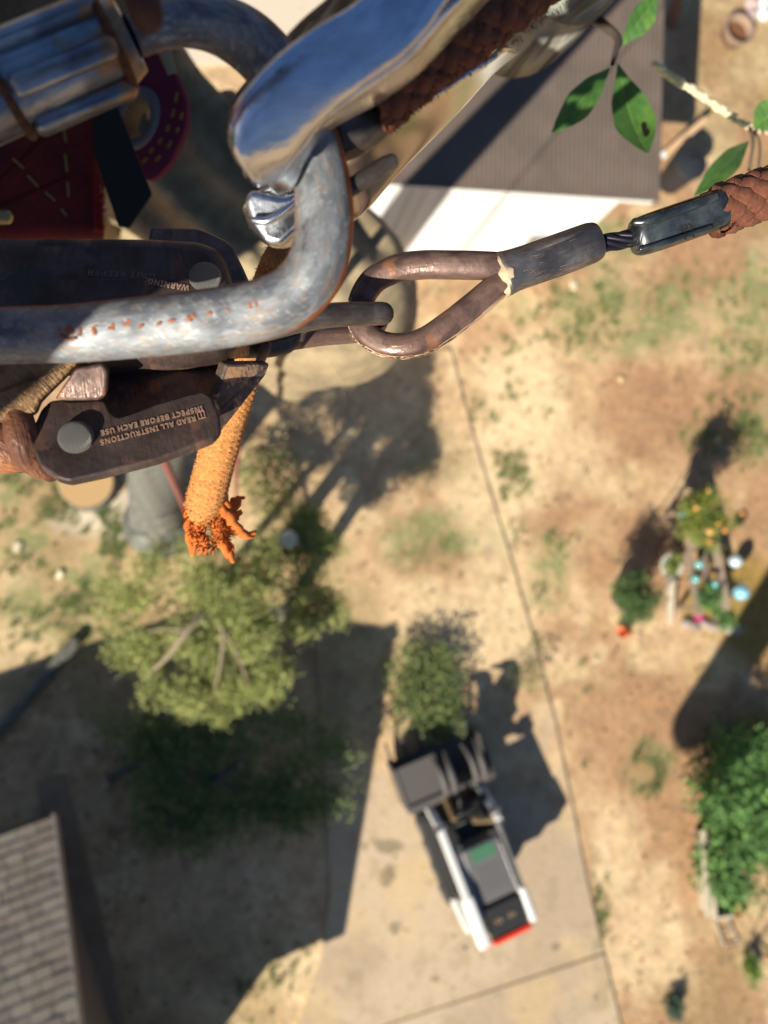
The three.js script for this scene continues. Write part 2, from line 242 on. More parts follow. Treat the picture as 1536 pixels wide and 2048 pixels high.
// ================= white shed with a brown ribbed roof =================
{
  const H0 = 2.35, e1 = G(1320, 404, H0), e0 = G(655, 362, H0), ex = e1.clone().sub(e0).normalize(), up = V3(ex.z, 0, -ex.x); if (up.z > 0) up.negate();
  const D = 3.6, rise = 0.55, len = e1.distanceTo(e0), sl = V3(up.x * D, rise, up.z * D);
  const t = thing('shed', 'white board-sided shed with a grey-brown ribbed metal roof', 'shed', V3((e0.x + e1.x) / 2, 0, (e0.z + e1.z) / 2));
  const rm = std(0x62554b, 0.8, 0.0, { map: tex(256, 256, (i, j, x, y) => { const n = fbm(x * 6, y * 6, 5, 6), s = smooth(0.62, 0.72, fbm(x * 14, y * 14, 3, 14)); return mixc([0.86 + 0.2 * n, 0.86 + 0.2 * n, 0.86 + 0.2 * n], [1.0, 0.86, 0.74], s * 0.25); }) });
  // ribbed sheet
  const N = Math.round(len / 0.06), g = new THREE.PlaneGeometry(1, 1, N * 3, 24), p = g.attributes.position, uv = g.attributes.uv, pitch = [-0.008, 0.012, 0.012];
  for (let i = 0; i < p.count; i++) { const a = p.getX(i) + 0.5, b = p.getY(i) + 0.5, k = Math.round(a * N * 3) % 3, q = e0.clone().addScaledVector(ex, a * len).addScaledVector(sl, b); p.setXYZ(i, q.x, q.y + pitch[k], q.z); uv.setXY(i, a * len / 1.5, b * D / 1.5); }
  g.computeVertexNormals(); const roof = obj('roof', g, rm, t);
  const wm = std(0xdcdcd8, 0.6), under = 0.06, fz = e0.clone().addScaledVector(up, 0.02);
  obj('fascia', beam(e0.clone().addScaledVector(up, 0.05).setY(H0 - 0.075), e1.clone().addScaledVector(up, 0.05).addScaledVector(ex, -0.02).setY(H0 - 0.075), 0.03, 0.12), wm, t);
  obj('rake_board', beam(e1.clone().addScaledVector(ex, -0.03).add(V3(0, -0.075, 0)), e1.clone().addScaledVector(ex, -0.03).add(sl).add(V3(0, -0.075, 0)), 0.03, 0.12), std(0x6a5a50, 0.7), t);
  // front boards, one by one
  const w0 = e0.clone().addScaledVector(up, 0.14).addScaledVector(ex, 0.3), wl = len - 0.3 - 0.38, nb = Math.round(wl / 0.2), R = rng(5);
  const bg = new RoundedBoxGeometry(wl / nb - 0.012, H0 - 0.1, 0.022, 1, 0.004), ang = Math.atan2(-ex.z, ex.x), bm = [0xdadad6, 0xd2d2ce, 0xdededa].map(c => std(c, 0.55));
  obj('wall', beam(w0.clone().addScaledVector(up, 0.05).setY((H0 - 0.1) / 2), w0.clone().addScaledVector(up, 0.05).addScaledVector(ex, wl).setY((H0 - 0.1) / 2), 0.03, H0 - 0.1), std(0xb9b6ae, 0.8), t);
  for (let i = 0; i < nb; i++) { const c = w0.clone().addScaledVector(ex, (i + 0.5) * wl / nb), m = obj('board', bg, bm[i % 3], t, false); m.position.set(c.x - t.position.x, (H0 - 0.1) / 2, c.z - t.position.z); m.position.addScaledVector(up, R() * 0.006); m.rotation.y = ang; }
  const sideA = w0.clone().addScaledVector(ex, wl), boxm = std(0xd9d6cd, 0.6);
  obj('side_wall', beam(sideA.clone().addScaledVector(up, 0.03).setY((H0) / 2), sideA.clone().addScaledVector(up, D - 0.3).setY(H0 / 2), 0.04, H0), boxm, t);
  const v = w0.clone().addScaledVector(ex, wl - 0.75); const vent = obj('vent', beam(v.clone().addScaledVector(up, -0.02).setY(0.75), v.clone().addScaledVector(ex, 0.45).addScaledVector(up, -0.02).setY(0.75), 0.03, 0.3), std(0x77736d, 0.6), t);
  for (let k = 0; k < 4; k++) obj('slat', beam(v.clone().addScaledVector(up, -0.04).addScaledVector(ex, 0.02).setY(0.65 + k * 0.065), v.clone().addScaledVector(ex, 0.43).addScaledVector(up, -0.04).setY(0.65 + k * 0.065), 0.02, 0.03), std(0x8f8b85, 0.6), vent);
  // wood scraps lying on the roof
}

// ================= shingled house =================
{
  const HE = 1.9, c0 = G(105, 1635, HE), r = V3(0.31, 0, 0.951), e = V3(-0.951, 0, 0.31), HALF = 2.72, HP = 3.78, FAR = 5.1, HF = 2.15, LEN = 8;
  const t = thing('house', 'house with a weathered grey-brown shingle gable roof beside the concrete walk', 'house', V3(c0.x - 3, 0, c0.z + 3));
  const at = (a, b, h) => c0.clone().setY(h).addScaledVector(e, a).addScaledVector(r, b);
  const wall = std(0x86745f, 0.9), slope = (HP - HE) / HALF;
  { // walls: gable ends and sides, set in under the overhang
    const o = 0.35, top = b => (b < HALF ? HE + slope * b : HF + (HP - HF) * (FAR - b) / (FAR - HALF)) - 0.08, mk = (pts) => { const g = new THREE.BufferGeometry(), v = []; for (let i = 1; i < pts.length - 1; i++) for (const q of [pts[0], pts[i], pts[i + 1]]) v.push(q.x, q.y, q.z); g.setAttribute('position', new THREE.Float32BufferAttribute(v, 3)); g.setAttribute('uv', new THREE.Float32BufferAttribute(new Float32Array(v.length / 3 * 2), 2)); g.computeVertexNormals(); return g; };
    for (const a of [0.6, LEN - 0.6]) obj('gable_wall', mk([at(a, o, 0), at(a, FAR - o, 0), at(a, FAR - o, top(FAR - o)), at(a, HALF, top(HALF)), at(a, o, top(o))]), wall, t);
    for (const b of [o, FAR - o]) obj('side_wall', mk([at(0.6, b, 0), at(LEN - 0.6, b, 0), at(LEN - 0.6, b, top(b)), at(0.6, b, top(b))]), wall, t);
  }
  const deck = std(0x4a4038, 0.95), sd = new THREE.Vector3().copy(r).multiplyScalar(HALF).setY(HP - HE), sl = sd.length(), su = sd.clone().normalize(), nrm = new THREE.Vector3().crossVectors(su, e).normalize(); if (nrm.y < 0) nrm.negate();
  const roof = obj('roof', beam(at(LEN / 2, 0, HE).addScaledVector(nrm, -0.03), at(LEN / 2, HALF, HP).addScaledVector(nrm, -0.03), LEN, 0.05, nrm), deck, t);
  const n2 = new THREE.Vector3().crossVectors(at(0, HALF, HP).sub(at(0, FAR, HF)), e).normalize(); if (n2.y < 0) n2.negate();
  obj('roof', beam(at(LEN / 2, FAR, HF).addScaledVector(n2, -0.03), at(LEN / 2, HALF, HP).addScaledVector(n2, -0.03), LEN, 0.05, n2), deck, t);
  obj('ridge_cap', beam(at(0, HALF, HP + 0.005), at(LEN, HALF, HP + 0.005), 0.22, 0.03, V3(0, 1, 0)), std(0x7a6d60, 0.95), t);
  obj('rake_board', beam(at(-0.015, 0, HE - 0.06), at(-0.015, HALF, HP - 0.06), 0.025, 0.14, nrm), std(0x9a8f82, 0.7), t);
  const R = rng(9), cols = [0x8f8575, 0x96897a, 0x877c6d, 0x9b8f7e, 0x8a7d6d, 0x938776], nt = tex(64, 64, (i, j, x, y) => { const q = 0.8 + 0.4 * hash2(i, j); return [q, q, q * 0.98]; }), mats = cols.map(c => std(c, 0.95, 0, { map: nt }));
  const geos = [0.14, 0.175, 0.2].map(w => { const g = new THREE.BoxGeometry(w - 0.007, 0.012, 0.15); g.translate(w / 2, 0, -0.075); return g; }), X = e.clone(), basis = new THREE.Matrix4().makeBasis(X, nrm, new THREE.Vector3().crossVectors(X, nrm)), q = new THREE.Quaternion().setFromRotationMatrix(basis);
  const flip = new THREE.Vector3().crossVectors(X, nrm).dot(su) > 0 ? Math.PI : 0, tilt = new THREE.Quaternion(), rest = [];
  let made = 0;
  for (let b = 0, k = 0; b < sl - 0.1; b += 0.118, k++) {
    let a = -0.02 - (k % 2) * 0.08 - R() * 0.03;
    while (a < LEN - 0.1) {
      const gi = Math.floor(R() * 3), w = [0.14, 0.175, 0.2][gi], seen = b < 3.2 && a < 1.7 && made < 290, p = at(Math.max(a, -0.02), 0, HE).addScaledVector(su, b).addScaledVector(nrm, 0.014 + R() * 0.005);
      const m = new THREE.Mesh(geos[gi], mats[Math.floor(R() * 6)]); m.quaternion.copy(q); const dz = new THREE.Vector3().crossVectors(X, nrm);
      // box runs to -z of its axes; keep it running up the slope
      if (dz.dot(su) > 0) { m.quaternion.multiply(new THREE.Quaternion().setFromAxisAngle(V3(0, 1, 0), Math.PI)); p.addScaledVector(e, w); }
      m.quaternion.multiply(new THREE.Quaternion().setFromAxisAngle(V3(1, 0, 0), (dz.dot(su) > 0 ? 1 : 1) * -0.07));
      m.position.copy(p);
      if (seen) { m.name = 'shingle'; m.castShadow = m.receiveShadow = true; roof.add(m); made++; } else { m.updateMatrix(); const g = m.geometry.clone(); g.applyMatrix4(m.matrix); rest.push(g.toNonIndexed()); }
      a += w;
    }
  }
  stuff(obj('shingles', rest, mats[1], roof));
  // concrete walk along the gable wall
}
{ const q = [[128, 1548], [78, 1565], [150, 2400], [330, 2400], [250, 2048], [205, 1830]].map(p => G(...p)), s = new THREE.Shape(q.map(p => new THREE.Vector2(p.x, -p.z))), g = new THREE.ExtrudeGeometry(s, { depth: 0.05, bevelEnabled: true, bevelSize: 0.01, bevelThickness: 0.01, bevelSegments: 2 }); g.rotateX(-Math.PI / 2); const ct = tex(256, 256, (i, j, x, y) => { const n = fbm(x * 8, y * 8, 5, 8); return mixc(hex(0x9c8468), hex(0x80684f), n); }); structure(obj('walkway', g, std(0xffffff, 0.95, 0, { map: ct }))); }

// ================= the climbed tree =================
const barkTex = tex(512, 1024, (i, j, x, y) => { const w = 0.06 * fbm(x * 8, y * 8, 3, 8), r = Math.abs(fbm((x + w) * 22, y * 7, 4, 0) - 0.5) * 2, n = fbm(x * 40, y * 40, 3, 0), m = smooth(0.5, 0.62, fbm(x * 6 + 5, y * 6, 4)); let k = mixc(hex(0x4d4b45), hex(0x8d8a7e), smooth(0.03, 0.4, r)); k = mixc(k, hex(0x7f8c80), m * 0.45); return [k[0] * (0.8 + 0.4 * n), k[1] * (0.8 + 0.4 * n), k[2] * (0.8 + 0.4 * n)]; }, true, [2, 2]);
const barkBump = tex(512, 1024, (i, j, x, y) => { const w = 0.06 * fbm(x * 8, y * 8, 3, 8), r = Math.abs(fbm((x + w) * 22, y * 7, 4, 0) - 0.5) * 2; return smooth(0.02, 0.4, r) * 0.8 + 0.2 * fbm(x * 40, y * 40, 3); }, false, [2, 2]);
const barkMat = std(0xffffff, 0.95, 0, { map: barkTex, bumpMap: barkBump, bumpScale: 0.012 });
const twigMat = std(0x8a7a62, 0.9), cutMat = std(0xe0cda6, 0.85);
const TREE_BASE = G(322, 1045);
const climbed = thing('oak_tree', 'tall leaning oak with grey-green bark that the climber is tied to', 'tree', TREE_BASE);
{
  const b = TREE_BASE, pts = [row(b.clone().setY(-0.1), 0.55), row(b.clone().setY(0.12), 0.46), row(P(316, 1018, 10.2), 0.37), row(P(312, 962, 8.6), 0.31), row(P(318, 850, 5.2), 0.22), row(P(360, 620, 2.6), 0.13), row(P(470, 380, 1.28), 0.075), row(P(640, 200, 0.74), 0.058), row(P(800, 85, 0.57), 0.052), row(P(930, -10, 0.50), 0.050), row(P(1120, -160, 0.44), 0.046), row(P(1330, -370, 0.36), 0.04)];
  const top = CAM.clone().add(V3(0.55, 0.9, -0.55)); pts.push(row(top, 0.035)); pts.push(row(top.clone().add(V3(0.2, 0.8, -0.1)), 0.03));
  obj('trunk', tube(pts, { n: 28, k: 8, ends: [0, 1], bump: i => 1 + 0.05 * (noise2(i * 0.35, 3) - 0.5) }), barkMat, climbed);
}
// the twigs with leaves on the limb beside the rope
function bigLeaf(base, tip, wid, side, { fold = 0.25, tipBlunt = 0.5, curl = 0.08, spots = false } = {}) {     // blade with midrib, obovate as on a water oak
  const d = tip.clone().sub(base), len = d.length(), t = d.clone().normalize(), s = side.clone().addScaledVector(t, -side.dot(t)).normalize(), up = new THREE.Vector3().crossVectors(t, s); if (up.dot(CAM.clone().sub(base)) < 0) up.negate();
  const n = 44, m = 8, pos = [], uv = [], idx = [];
  for (let i = 0; i <= n; i++) { const q = i / n, prof = Math.sin(Math.PI * Math.pow(q, 1.25)) ** 0.9 * (1 - 0.15 * q) + 0.03, w = wid / 2 * Math.max(prof, q > 0.97 ? 0.1 : 0.02) * (1 + 0.03 * Math.sin(q * 19 + wid * 900)); for (let k = -m; k <= m; k++) { const a = k / m, p = base.clone().addScaledVector(t, q * len).addScaledVector(s, a * w).addScaledVector(up, Math.abs(a) * w * fold + curl * len * Math.sin(q * 3.1) * 0.5 + 0.00008 * Math.cos(a * 3 + q * 40)); pos.push(p.x, p.y, p.z); uv.push(a * 0.5 + 0.5, q); } }
  const w = 2 * m + 1; for (let i = 0; i < n; i++) for (let k = 0; k < 2 * m; k++) { const a = i * w + k; idx.push(a, a + 1, a + w, a + 1, a + w + 1, a + w); }
  const g = new THREE.BufferGeometry(); g.setAttribute('position', new THREE.Float32BufferAttribute(pos, 3)); g.setAttribute('uv', new THREE.Float32BufferAttribute(uv, 2)); g.setIndex(idx); g.computeVertexNormals(); return g;
}
const bladeTex = (spot) => tex(128, 256, (i, j, x, y) => { const a = Math.abs(x - 0.5), vein = smooth(0.02, 0.0, a), side = smooth(0.16, 0.0, Math.abs(((y * 9 + a * 7) % 1) - 0.5) * 2) * 0.1; let k = mixc(hex(0x3a5f2a), hex(0x54803a), fbm(x * 6, y * 10, 3)); k = mixc(k, hex(0x86a650), clamp(vein * 0.8)); k = mixc(k, hex(0x6f8f3c), 0.5 * smooth(0.45, 0.7, fbm(x * 3 + 9, y * 5, 4))); if (spot) k = mixc(k, hex(0x1d1a12), Math.max(smooth(1.2, 0.7, Math.hypot((x - 0.70) / 0.07, (y - 0.66) / 0.05)), smooth(1.2, 0.7, Math.hypot((x - 0.72) / 0.1, (y - 0.75) / 0.05)), smooth(1.2, 0.7, Math.hypot((x - 0.67) / 0.05, (y - 0.71) / 0.06)))); return k; });
const bladeMat = (sp) => new THREE.MeshPhysicalMaterial({ map: bladeTex(sp), roughness: 0.5, side: THREE.DoubleSide, specularIntensity: 0.6, transmission: 0.3, thickness: 0 });
{
  const bm = bladeMat(false), bs = bladeMat(true);
  const tw = obj('twig', [tube([row(P(1175, 30, 0.47), 0.0035), row(P(1205, 48, 0.45), 0.003), row(P(1235, 75, 0.44), 0.0022), row(P(1232, 100, 0.435), 0.0018), row(P(1225, 128, 0.43), 0.0012)], { n: 8, k: 3 }), tube([row(P(1235, 75, 0.44), 0.0016), row(P(1245, 88, 0.44), 0.0011)], { n: 6, k: 2 })], std(0x4a3f35, 0.9), climbed);
  const acr = toWorld(1, 0, 0);
  obj('leaf', bigLeaf(P(1220, 135, 0.43), P(1104, 266, 0.425), 0.0165, toWorld(0.8, 0.6, 0.35), { fold: 0.2 }), bm, tw);
  obj('leaf', bigLeaf(P(1236, 128, 0.43), P(1296, 305, 0.415), 0.023, toWorld(1, -0.25, -0.15), { fold: 0.35, curl: -0.25 }), bs, tw);
  obj('leaf', bigLeaf(P(1241, 92, 0.44), P(1314, -10, 0.43), 0.0155, toWorld(0.8, 0.5, 0.5), { fold: 0.2 }), bm, tw);
  // pale lichen-covered twig further right
  const R = rng(31), lich = []; const t2 = obj('twig', tube([row(P(1303, 126, 0.52), 0.0012), row(P(1345, 155, 0.52), 0.0022), row(P(1400, 190, 0.52), 0.0022), row(P(1450, 226, 0.52), 0.0020), row(P(1500, 256, 0.52), 0.0017), row(P(1560, 262, 0.50), 0.002), row(P(1660, 200, 0.44), 0.0035), row(P(1640, -60, 0.40), 0.006), row(P(1480, -270, 0.38), 0.009)], { n: 8, k: 5, bump: i => 0.7 + 0.7 * noise2(i * 0.8, 1) }), std(0xbfae90, 0.95), climbed);
  for (let i = 0; i < 90; i++) { const q = R(), c = P(lerp(1303, 1500, q), lerp(126, 256, q), 0.519).add(unit(R).multiplyScalar(0.0016)), g = new THREE.IcosahedronGeometry(0.0007 + 0.0013 * R() * (1 - q * 0.6), 1); g.scale(1 + 1.4 * R(), 0.5 + 0.4 * R(), 1 + R()); g.translate(c.x, c.y, c.z); lich.push(g); }
  obj('lichen', lich, std(0xd9cba6, 0.95), t2);
  obj('leaf', bigLeaf(P(1498, 282, 0.47), P(1388, 392, 0.44), 0.0145, toWorld(0.75, 0.65, 0.2), { fold: 0.3 }), bladeMat(false), t2);
  obj('leaf', bigLeaf(P(1507, 256, 0.5), P(1570, 205, 0.48), 0.022, toWorld(0.6, 0.8, 0.3), { fold: 0.2 }), bm, t2);
  obj('stalk', [tube([row(P(1500, 256, 0.5), 0.0013), row(P(1506, 285, 0.485), 0.0012), row(P(1498, 340, 0.47), 0.001)], { n: 6, k: 3 }), tube([row(P(1508, 262, 0.5), 0.0009), row(P(1520, 290, 0.49), 0.0009), row(P(1516, 345, 0.47), 0.0008)], { n: 6, k: 3 })], twigMat, t2);
}

// foliage volumes
const GREENS = [0xa4aa58, 0xb2b566, 0x919a4c, 0xbcbe76, 0x808c4c].map(lin), LUSH = [0x5f8a3c, 0x73a048, 0x4c7434, 0x86ad58, 0x5a8548].map(lin), OAKCUT = [0x76864a, 0x86924a, 0x687c40].map(lin);
function clump(lv, c, rx, ry, rz, n, R, cols, len = 0.075, wid = 0.03) { for (let i = 0; i < n; i++) { const d = unit(R), q = Math.cbrt(R()) * (0.72 + 0.4 * noise3(d.x * 2.2 + c.x * 3, d.y * 2.2, d.z * 2.2 + c.z * 3)), o = V3(c.x + d.x * rx * q, Math.max(0.02, c.y + d.y * ry * q), c.z + d.z * rz * q), dir = unit(R).addScaledVector(d, 0.7).normalize(), k = cols[Math.floor(R() * cols.length)], f = 0.8 + 0.4 * R(); lv.add(o, dir, unit(R).addScaledVector(SUNDIR, 0.7).add(V3(0, 0.5, 0)).normalize(), len * (0.6 + 0.7 * R()), wid * (0.7 + 0.6 * R()), k.map(x => x * f)); } }
// young tree under the climber, seen from above
{
  const b = G(478, 1112), t = thing('young_tree', 'small yellow-green leafy tree standing at the edge of the house shadow', 'tree', b), R = rng(77), lv = new Leaves(), wood = [];
  const Q = (u, v, h, r) => row(G(u, v, h), r);
  const limb = (...a) => wood.push(tube(a, { n: 8, k: 4 }));
  limb(row(b.clone().setY(-0.05), 0.07), Q(474, 1120, 1.0, 0.06), Q(464, 1142, 1.8, 0.052), Q(425, 1200, 2.7, 0.042), Q(375, 1262, 2.95, 0.034), Q(330, 1318, 2.75, 0.024), Q(300, 1345, 2.5, 0.012));
  limb(Q(425, 1200, 2.65, 0.03), Q(445, 1260, 2.9, 0.022), Q(440, 1330, 2.75, 0.014), Q(425, 1400, 2.4, 0.008));
  limb(Q(445, 1260, 2.9, 0.018), Q(475, 1310, 2.8, 0.014), Q(500, 1380, 2.45, 0.008));
  limb(Q(464, 1142, 1.8, 0.035), Q(540, 1165, 2.0, 0.024), Q(610, 1195, 2.0, 0.013), Q(660, 1215, 1.9, 0.006));
  limb(Q(474, 1122, 1.2, 0.03), Q(530, 1080, 1.7, 0.02), Q(590, 1050, 1.9, 0.012), Q(640, 1075, 1.9, 0.006));
  limb(Q(464, 1142, 1.8, 0.03), Q(390, 1155, 2.3, 0.02), Q(310, 1180, 2.4, 0.012), Q(240, 1220, 2.3, 0.006));
  limb(Q(375, 1262, 2.95, 0.02), Q(310, 1260, 2.75, 0.012), Q(260, 1290, 2.5, 0.006));
  const spots = [[275, 1330, 2.36, 0.2, 260], [250, 1300, 2.33, 0.15, 160], [350, 1375, 2.42, 0.26, 380], [410, 1395, 2.41, 0.24, 380], [450, 1415, 2.32, 0.16, 180], [495, 1385, 2.41, 0.24, 360], [530, 1345, 2.47, 0.22, 320], [520, 1285, 2.6, 0.24, 300], [450, 1300, 2.66, 0.28, 330], [380, 1310, 2.62, 0.25, 300], [310, 1270, 2.54, 0.25, 300], [255, 1225, 2.37, 0.24, 240], [215, 1195, 2.18, 0.18, 110], [300, 1165, 2.42, 0.26, 210], [380, 1185, 2.62, 0.28, 280], [440, 1195, 2.66, 0.3, 380], [500, 1190, 2.6, 0.3, 380], [520, 1130, 2.42, 0.32, 360], [575, 1140, 1.75, 0.34, 560], [620, 1110, 1.75, 0.3, 520], [640, 1180, 1.75, 0.28, 420], [660, 1225, 1.75, 0.2, 150], [590, 1215, 1.75, 0.28, 260], [640, 1060, 1.75, 0.28, 380], [570, 1020, 1.2, 0.3, 130], [530, 985, 0.8, 0.24, 70], [600, 1070, 1.75, 0.26, 330], [420, 1110, 2.43, 0.24, 160], [350, 1110, 2.36, 0.2, 110], [480, 1260, 2.67, 0.28, 280]];
  for (const [u, v, h, r, n] of spots) { for (let s = 0; s < 4; s++) { const c = G(u, v, h).add(unit(R).multiplyScalar(r * 0.85)); clump(lv, c, r * 0.7, r * 0.32, r * 0.7, Math.round(n * 0.62), R, GREENS, 0.058, 0.023); clump(lv, c, r * 1.15, r * 0.4, r * 1.15, Math.round(n * 0.22), R, GREENS, 0.055, 0.021); if (R() < 0.6) { const a = G(u, v, h - 0.3); wood.push(bar(a, c, 0.006, 0.003, 5)); } } }
  obj('trunk', wood, twigMat, t); obj('crown', lv.geo(), leafMat, t);
}
// cut limbs: butt end, side branches and leaves, each one its own
function cutLimb(label, butt, tip, r, { n = 1400, cols = OAKCUT, seed = 1, rise = 0.35, spread = 0.5, len = 0.075 } = {}) {
  const R = rng(seed), t = thing('cut_limb', label, 'branch', butt.clone().setY(0), 'cut limbs dropped on the yard'), wood = [], lv = new Leaves(), d = tip.clone().sub(butt), L0 = d.length(), side = new THREE.Vector3().crossVectors(d, V3(0, 1, 0)).normalize();
  const at = q => butt.clone().addScaledVector(d, q).add(V3(0, rise * Math.sin(q * 2.6), 0)).addScaledVector(side, 0.12 * L0 * Math.sin(q * 4 + seed));
  wood.push(tube([0, 0.2, 0.4, 0.6, 0.8, 1].map(q => row(at(q), r * (1 - 0.85 * q))), { n: 9, k: 3 }));
  for (let i = 0; i < 13; i++) { const q = 0.25 + 0.72 * (i / 12), a = at(q), sd = i % 2 ? 1 : -1, e = a.clone().addScaledVector(side, sd * spread * L0 * (1.1 - q) * (0.5 + 0.5 * R())).addScaledVector(d, 0.25 * (0.5 + R()) * 0.8).add(V3(0, 0.12 + 0.3 * R() * rise, 0)); wood.push(tube([row(a, r * 0.35 * (1.1 - q)), row(a.clone().lerp(e, 0.5).add(V3(0, 0.06, 0)), r * 0.22 * (1.1 - q)), row(e, 0.004)], { n: 6, k: 3 })); for (let k = 0; k < 4; k++) { const c = a.clone().lerp(e, 0.4 + 0.22 * k).add(unit(R).multiplyScalar(0.08)); clump(lv, c, 0.19, 0.13, 0.19, Math.round(n / 52), R, cols, len, len * 0.42); } }
  obj('branch', wood, twigMat, t); obj('leaves', lv.geo(), leafMat, t);
  const cf = new THREE.CylinderGeometry(r * 0.97, r * 0.97, 0.012, 18); cf.applyQuaternion(new THREE.Quaternion().setFromUnitVectors(V3(0, 1, 0), d.clone().normalize())); const p0 = butt.clone().addScaledVector(d.clone().normalize(), -0.004); cf.translate(p0.x, p0.y, p0.z); obj('cut_face', cf, cutMat, t);
  return t;
}
const dk = (l, a, b, r, seed, n = 1700) => cutLimb(l, G(a[0], a[1], 0.12), G(b[0], b[1], 0.25), r, { cols: OAKCUT, seed, n, rise: 0.45, spread: 0.45 });
dk('dark leafy cut limb heaped by the walkway in the house shadow', [215, 1575], [420, 1440], 0.055, 3);
dk('dark leafy cut limb with its butt pointing at the house wall', [230, 1690], [470, 1580], 0.05, 4);
dk('dark leafy cut limb lying deepest in the house shadow', [400, 1720], [300, 1500], 0.045, 5);
dk('dark leafy cut limb reaching out towards the driveway slab', [330, 1600], [650, 1500], 0.05, 6, 1900);
dk('dark leafy cut limb under the tip of the young tree', [560, 1620], [330, 1440], 0.05, 8);
dk('dark leafy cut limb along the sunward side of the heap', [270, 1460], [560, 1430], 0.04, 9);
dk('dark leafy cut limb with tips nearest the loader grapple', [460, 1660], [640, 1560], 0.04, 10, 1500);
cutLimb('sunlit leafy cut limb with reddish twigs ahead of the loader', G(785, 1440, 0.05), G(885, 1345, 0.1), 0.03, { seed: 14, n: 1700, rise: 0.12, spread: 0.95 });
cutLimb('sunlit leafy cut limb lying in front of the grapple tines', G(915, 1345, 0.05), G(815, 1405, 0.1), 0.025, { seed: 15, n: 1300, rise: 0.1, spread: 0.95 });
cutLimb('small green cut sprig at the end of the driveway edge', G(1010, 1390, 0.03), G(1060, 1345, 0.06), 0.012, { seed: 16, n: 260, rise: 0.08, spread: 0.6, len: 0.05 });
cutLimb('leafy cut limb in the shade beyond the young tree', G(620, 1000, 0.05), G(500, 950, 0.1), 0.03, { seed: 17, n: 900, rise: 0.25, spread: 0.7 });
// cut logs
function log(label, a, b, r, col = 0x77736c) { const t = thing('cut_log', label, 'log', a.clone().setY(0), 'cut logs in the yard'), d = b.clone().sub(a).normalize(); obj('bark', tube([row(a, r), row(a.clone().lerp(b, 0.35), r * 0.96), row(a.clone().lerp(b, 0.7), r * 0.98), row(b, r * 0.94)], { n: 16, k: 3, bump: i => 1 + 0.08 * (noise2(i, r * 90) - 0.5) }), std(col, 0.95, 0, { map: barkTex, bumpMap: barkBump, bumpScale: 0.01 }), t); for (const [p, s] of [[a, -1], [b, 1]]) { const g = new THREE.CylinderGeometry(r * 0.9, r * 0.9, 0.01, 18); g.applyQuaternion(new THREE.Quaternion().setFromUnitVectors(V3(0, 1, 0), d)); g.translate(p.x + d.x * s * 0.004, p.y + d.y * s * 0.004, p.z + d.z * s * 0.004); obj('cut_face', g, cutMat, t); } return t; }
log('bare grey log on top of the dark brush heap', G(215, 1560, 0.55), G(375, 1462, 0.75), 0.06, 0xd9d4cc);
log('short grey log half buried in the dark brush heap', G(400, 1572, 0.6), G(480, 1530, 0.7), 0.05, 0xcfccc8);
log('thin grey log lying low in the dark brush heap', G(290, 1612, 0.5), G(395, 1642, 0.55), 0.045, 0xb9b6b4);
log('long pale grey log crossing the edge of the house shadow', G(152, 1282, 0.09), G(-60, 1530, 0.09), 0.085, 0xe8e6df);
log('upright cut stub with a pale round top beside the frayed rope', G(556, 1100, 0.0), G(577, 1079, 2.35), 0.115, 0xd8c8a8); log('tan bare cut branch reaching from the young tree to the pale stub', G(492, 1100, 1.7), G(562, 1084, 2.2), 0.05, 0xf0dcb4);
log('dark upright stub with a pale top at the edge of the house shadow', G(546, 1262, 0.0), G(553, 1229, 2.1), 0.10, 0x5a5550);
{ // wide log round leaning at the foot of the trunk
  const a = G(180, 968, 0.02), t = thing('log_round', 'wide tan log round lying at the foot of the leaning trunk', 'log', a.clone()), g = new THREE.CylinderGeometry(0.36, 0.38, 0.34, 40, 1); g.translate(a.x, 0.17, a.z); obj('bark', g, barkMat, t); const c = new THREE.CylinderGeometry(0.345, 0.345, 0.01, 40); c.translate(a.x, 0.346, a.z); obj('cut_face', c, std(0xd2ae7c, 0.9, 0, { map: tex(256, 256, (i, j, x, y) => { const r = Math.hypot(x - 0.5, y - 0.5) * 2, q = 0.86 + 0.14 * Math.sin(r * 60 + 4 * fbm(x * 5, y * 5, 3)); return [q, q * 0.98, q * 0.95]; }) }), t);
}
// thick cut-back limb of a neighbouring tree, out of frame, whose shadow bars the flower bed
{
  const h = 6.2, k = h / Math.tan(EL), off = V3(-0.61 * k, h, 0.79 * k), sd = V3(0.61, 0, -0.79), a = G(1392, 1442).add(off), b = a.clone().addScaledVector(sd, 5), c = a.clone().addScaledVector(sd, 12.5).add(V3(0, 0.6, 0)), base = c.clone().add(V3(0.5, 0, -0.4)).setY(0);
  const t = thing('oak_tree', 'neighbouring oak with one thick cut-back limb that shades the flower bed', 'tree', base);
  obj('trunk', tube([row(base.clone().setY(-0.1), 0.8), row(base.clone().setY(0.5), 0.62), row(c, 0.5), row(c.clone().add(V3(0.2, 2.2, -0.2)), 0.42), row(c.clone().add(V3(0.5, 4.5, 0)), 0.3)], { n: 18, k: 4 }), barkMat, t);
  obj('limb', tube([row(a, 0.36), row(b, 0.38), row(b.clone().lerp(c, 0.5), 0.4), row(c, 0.42)], { n: 18, k: 4 }), barkMat, t);
}

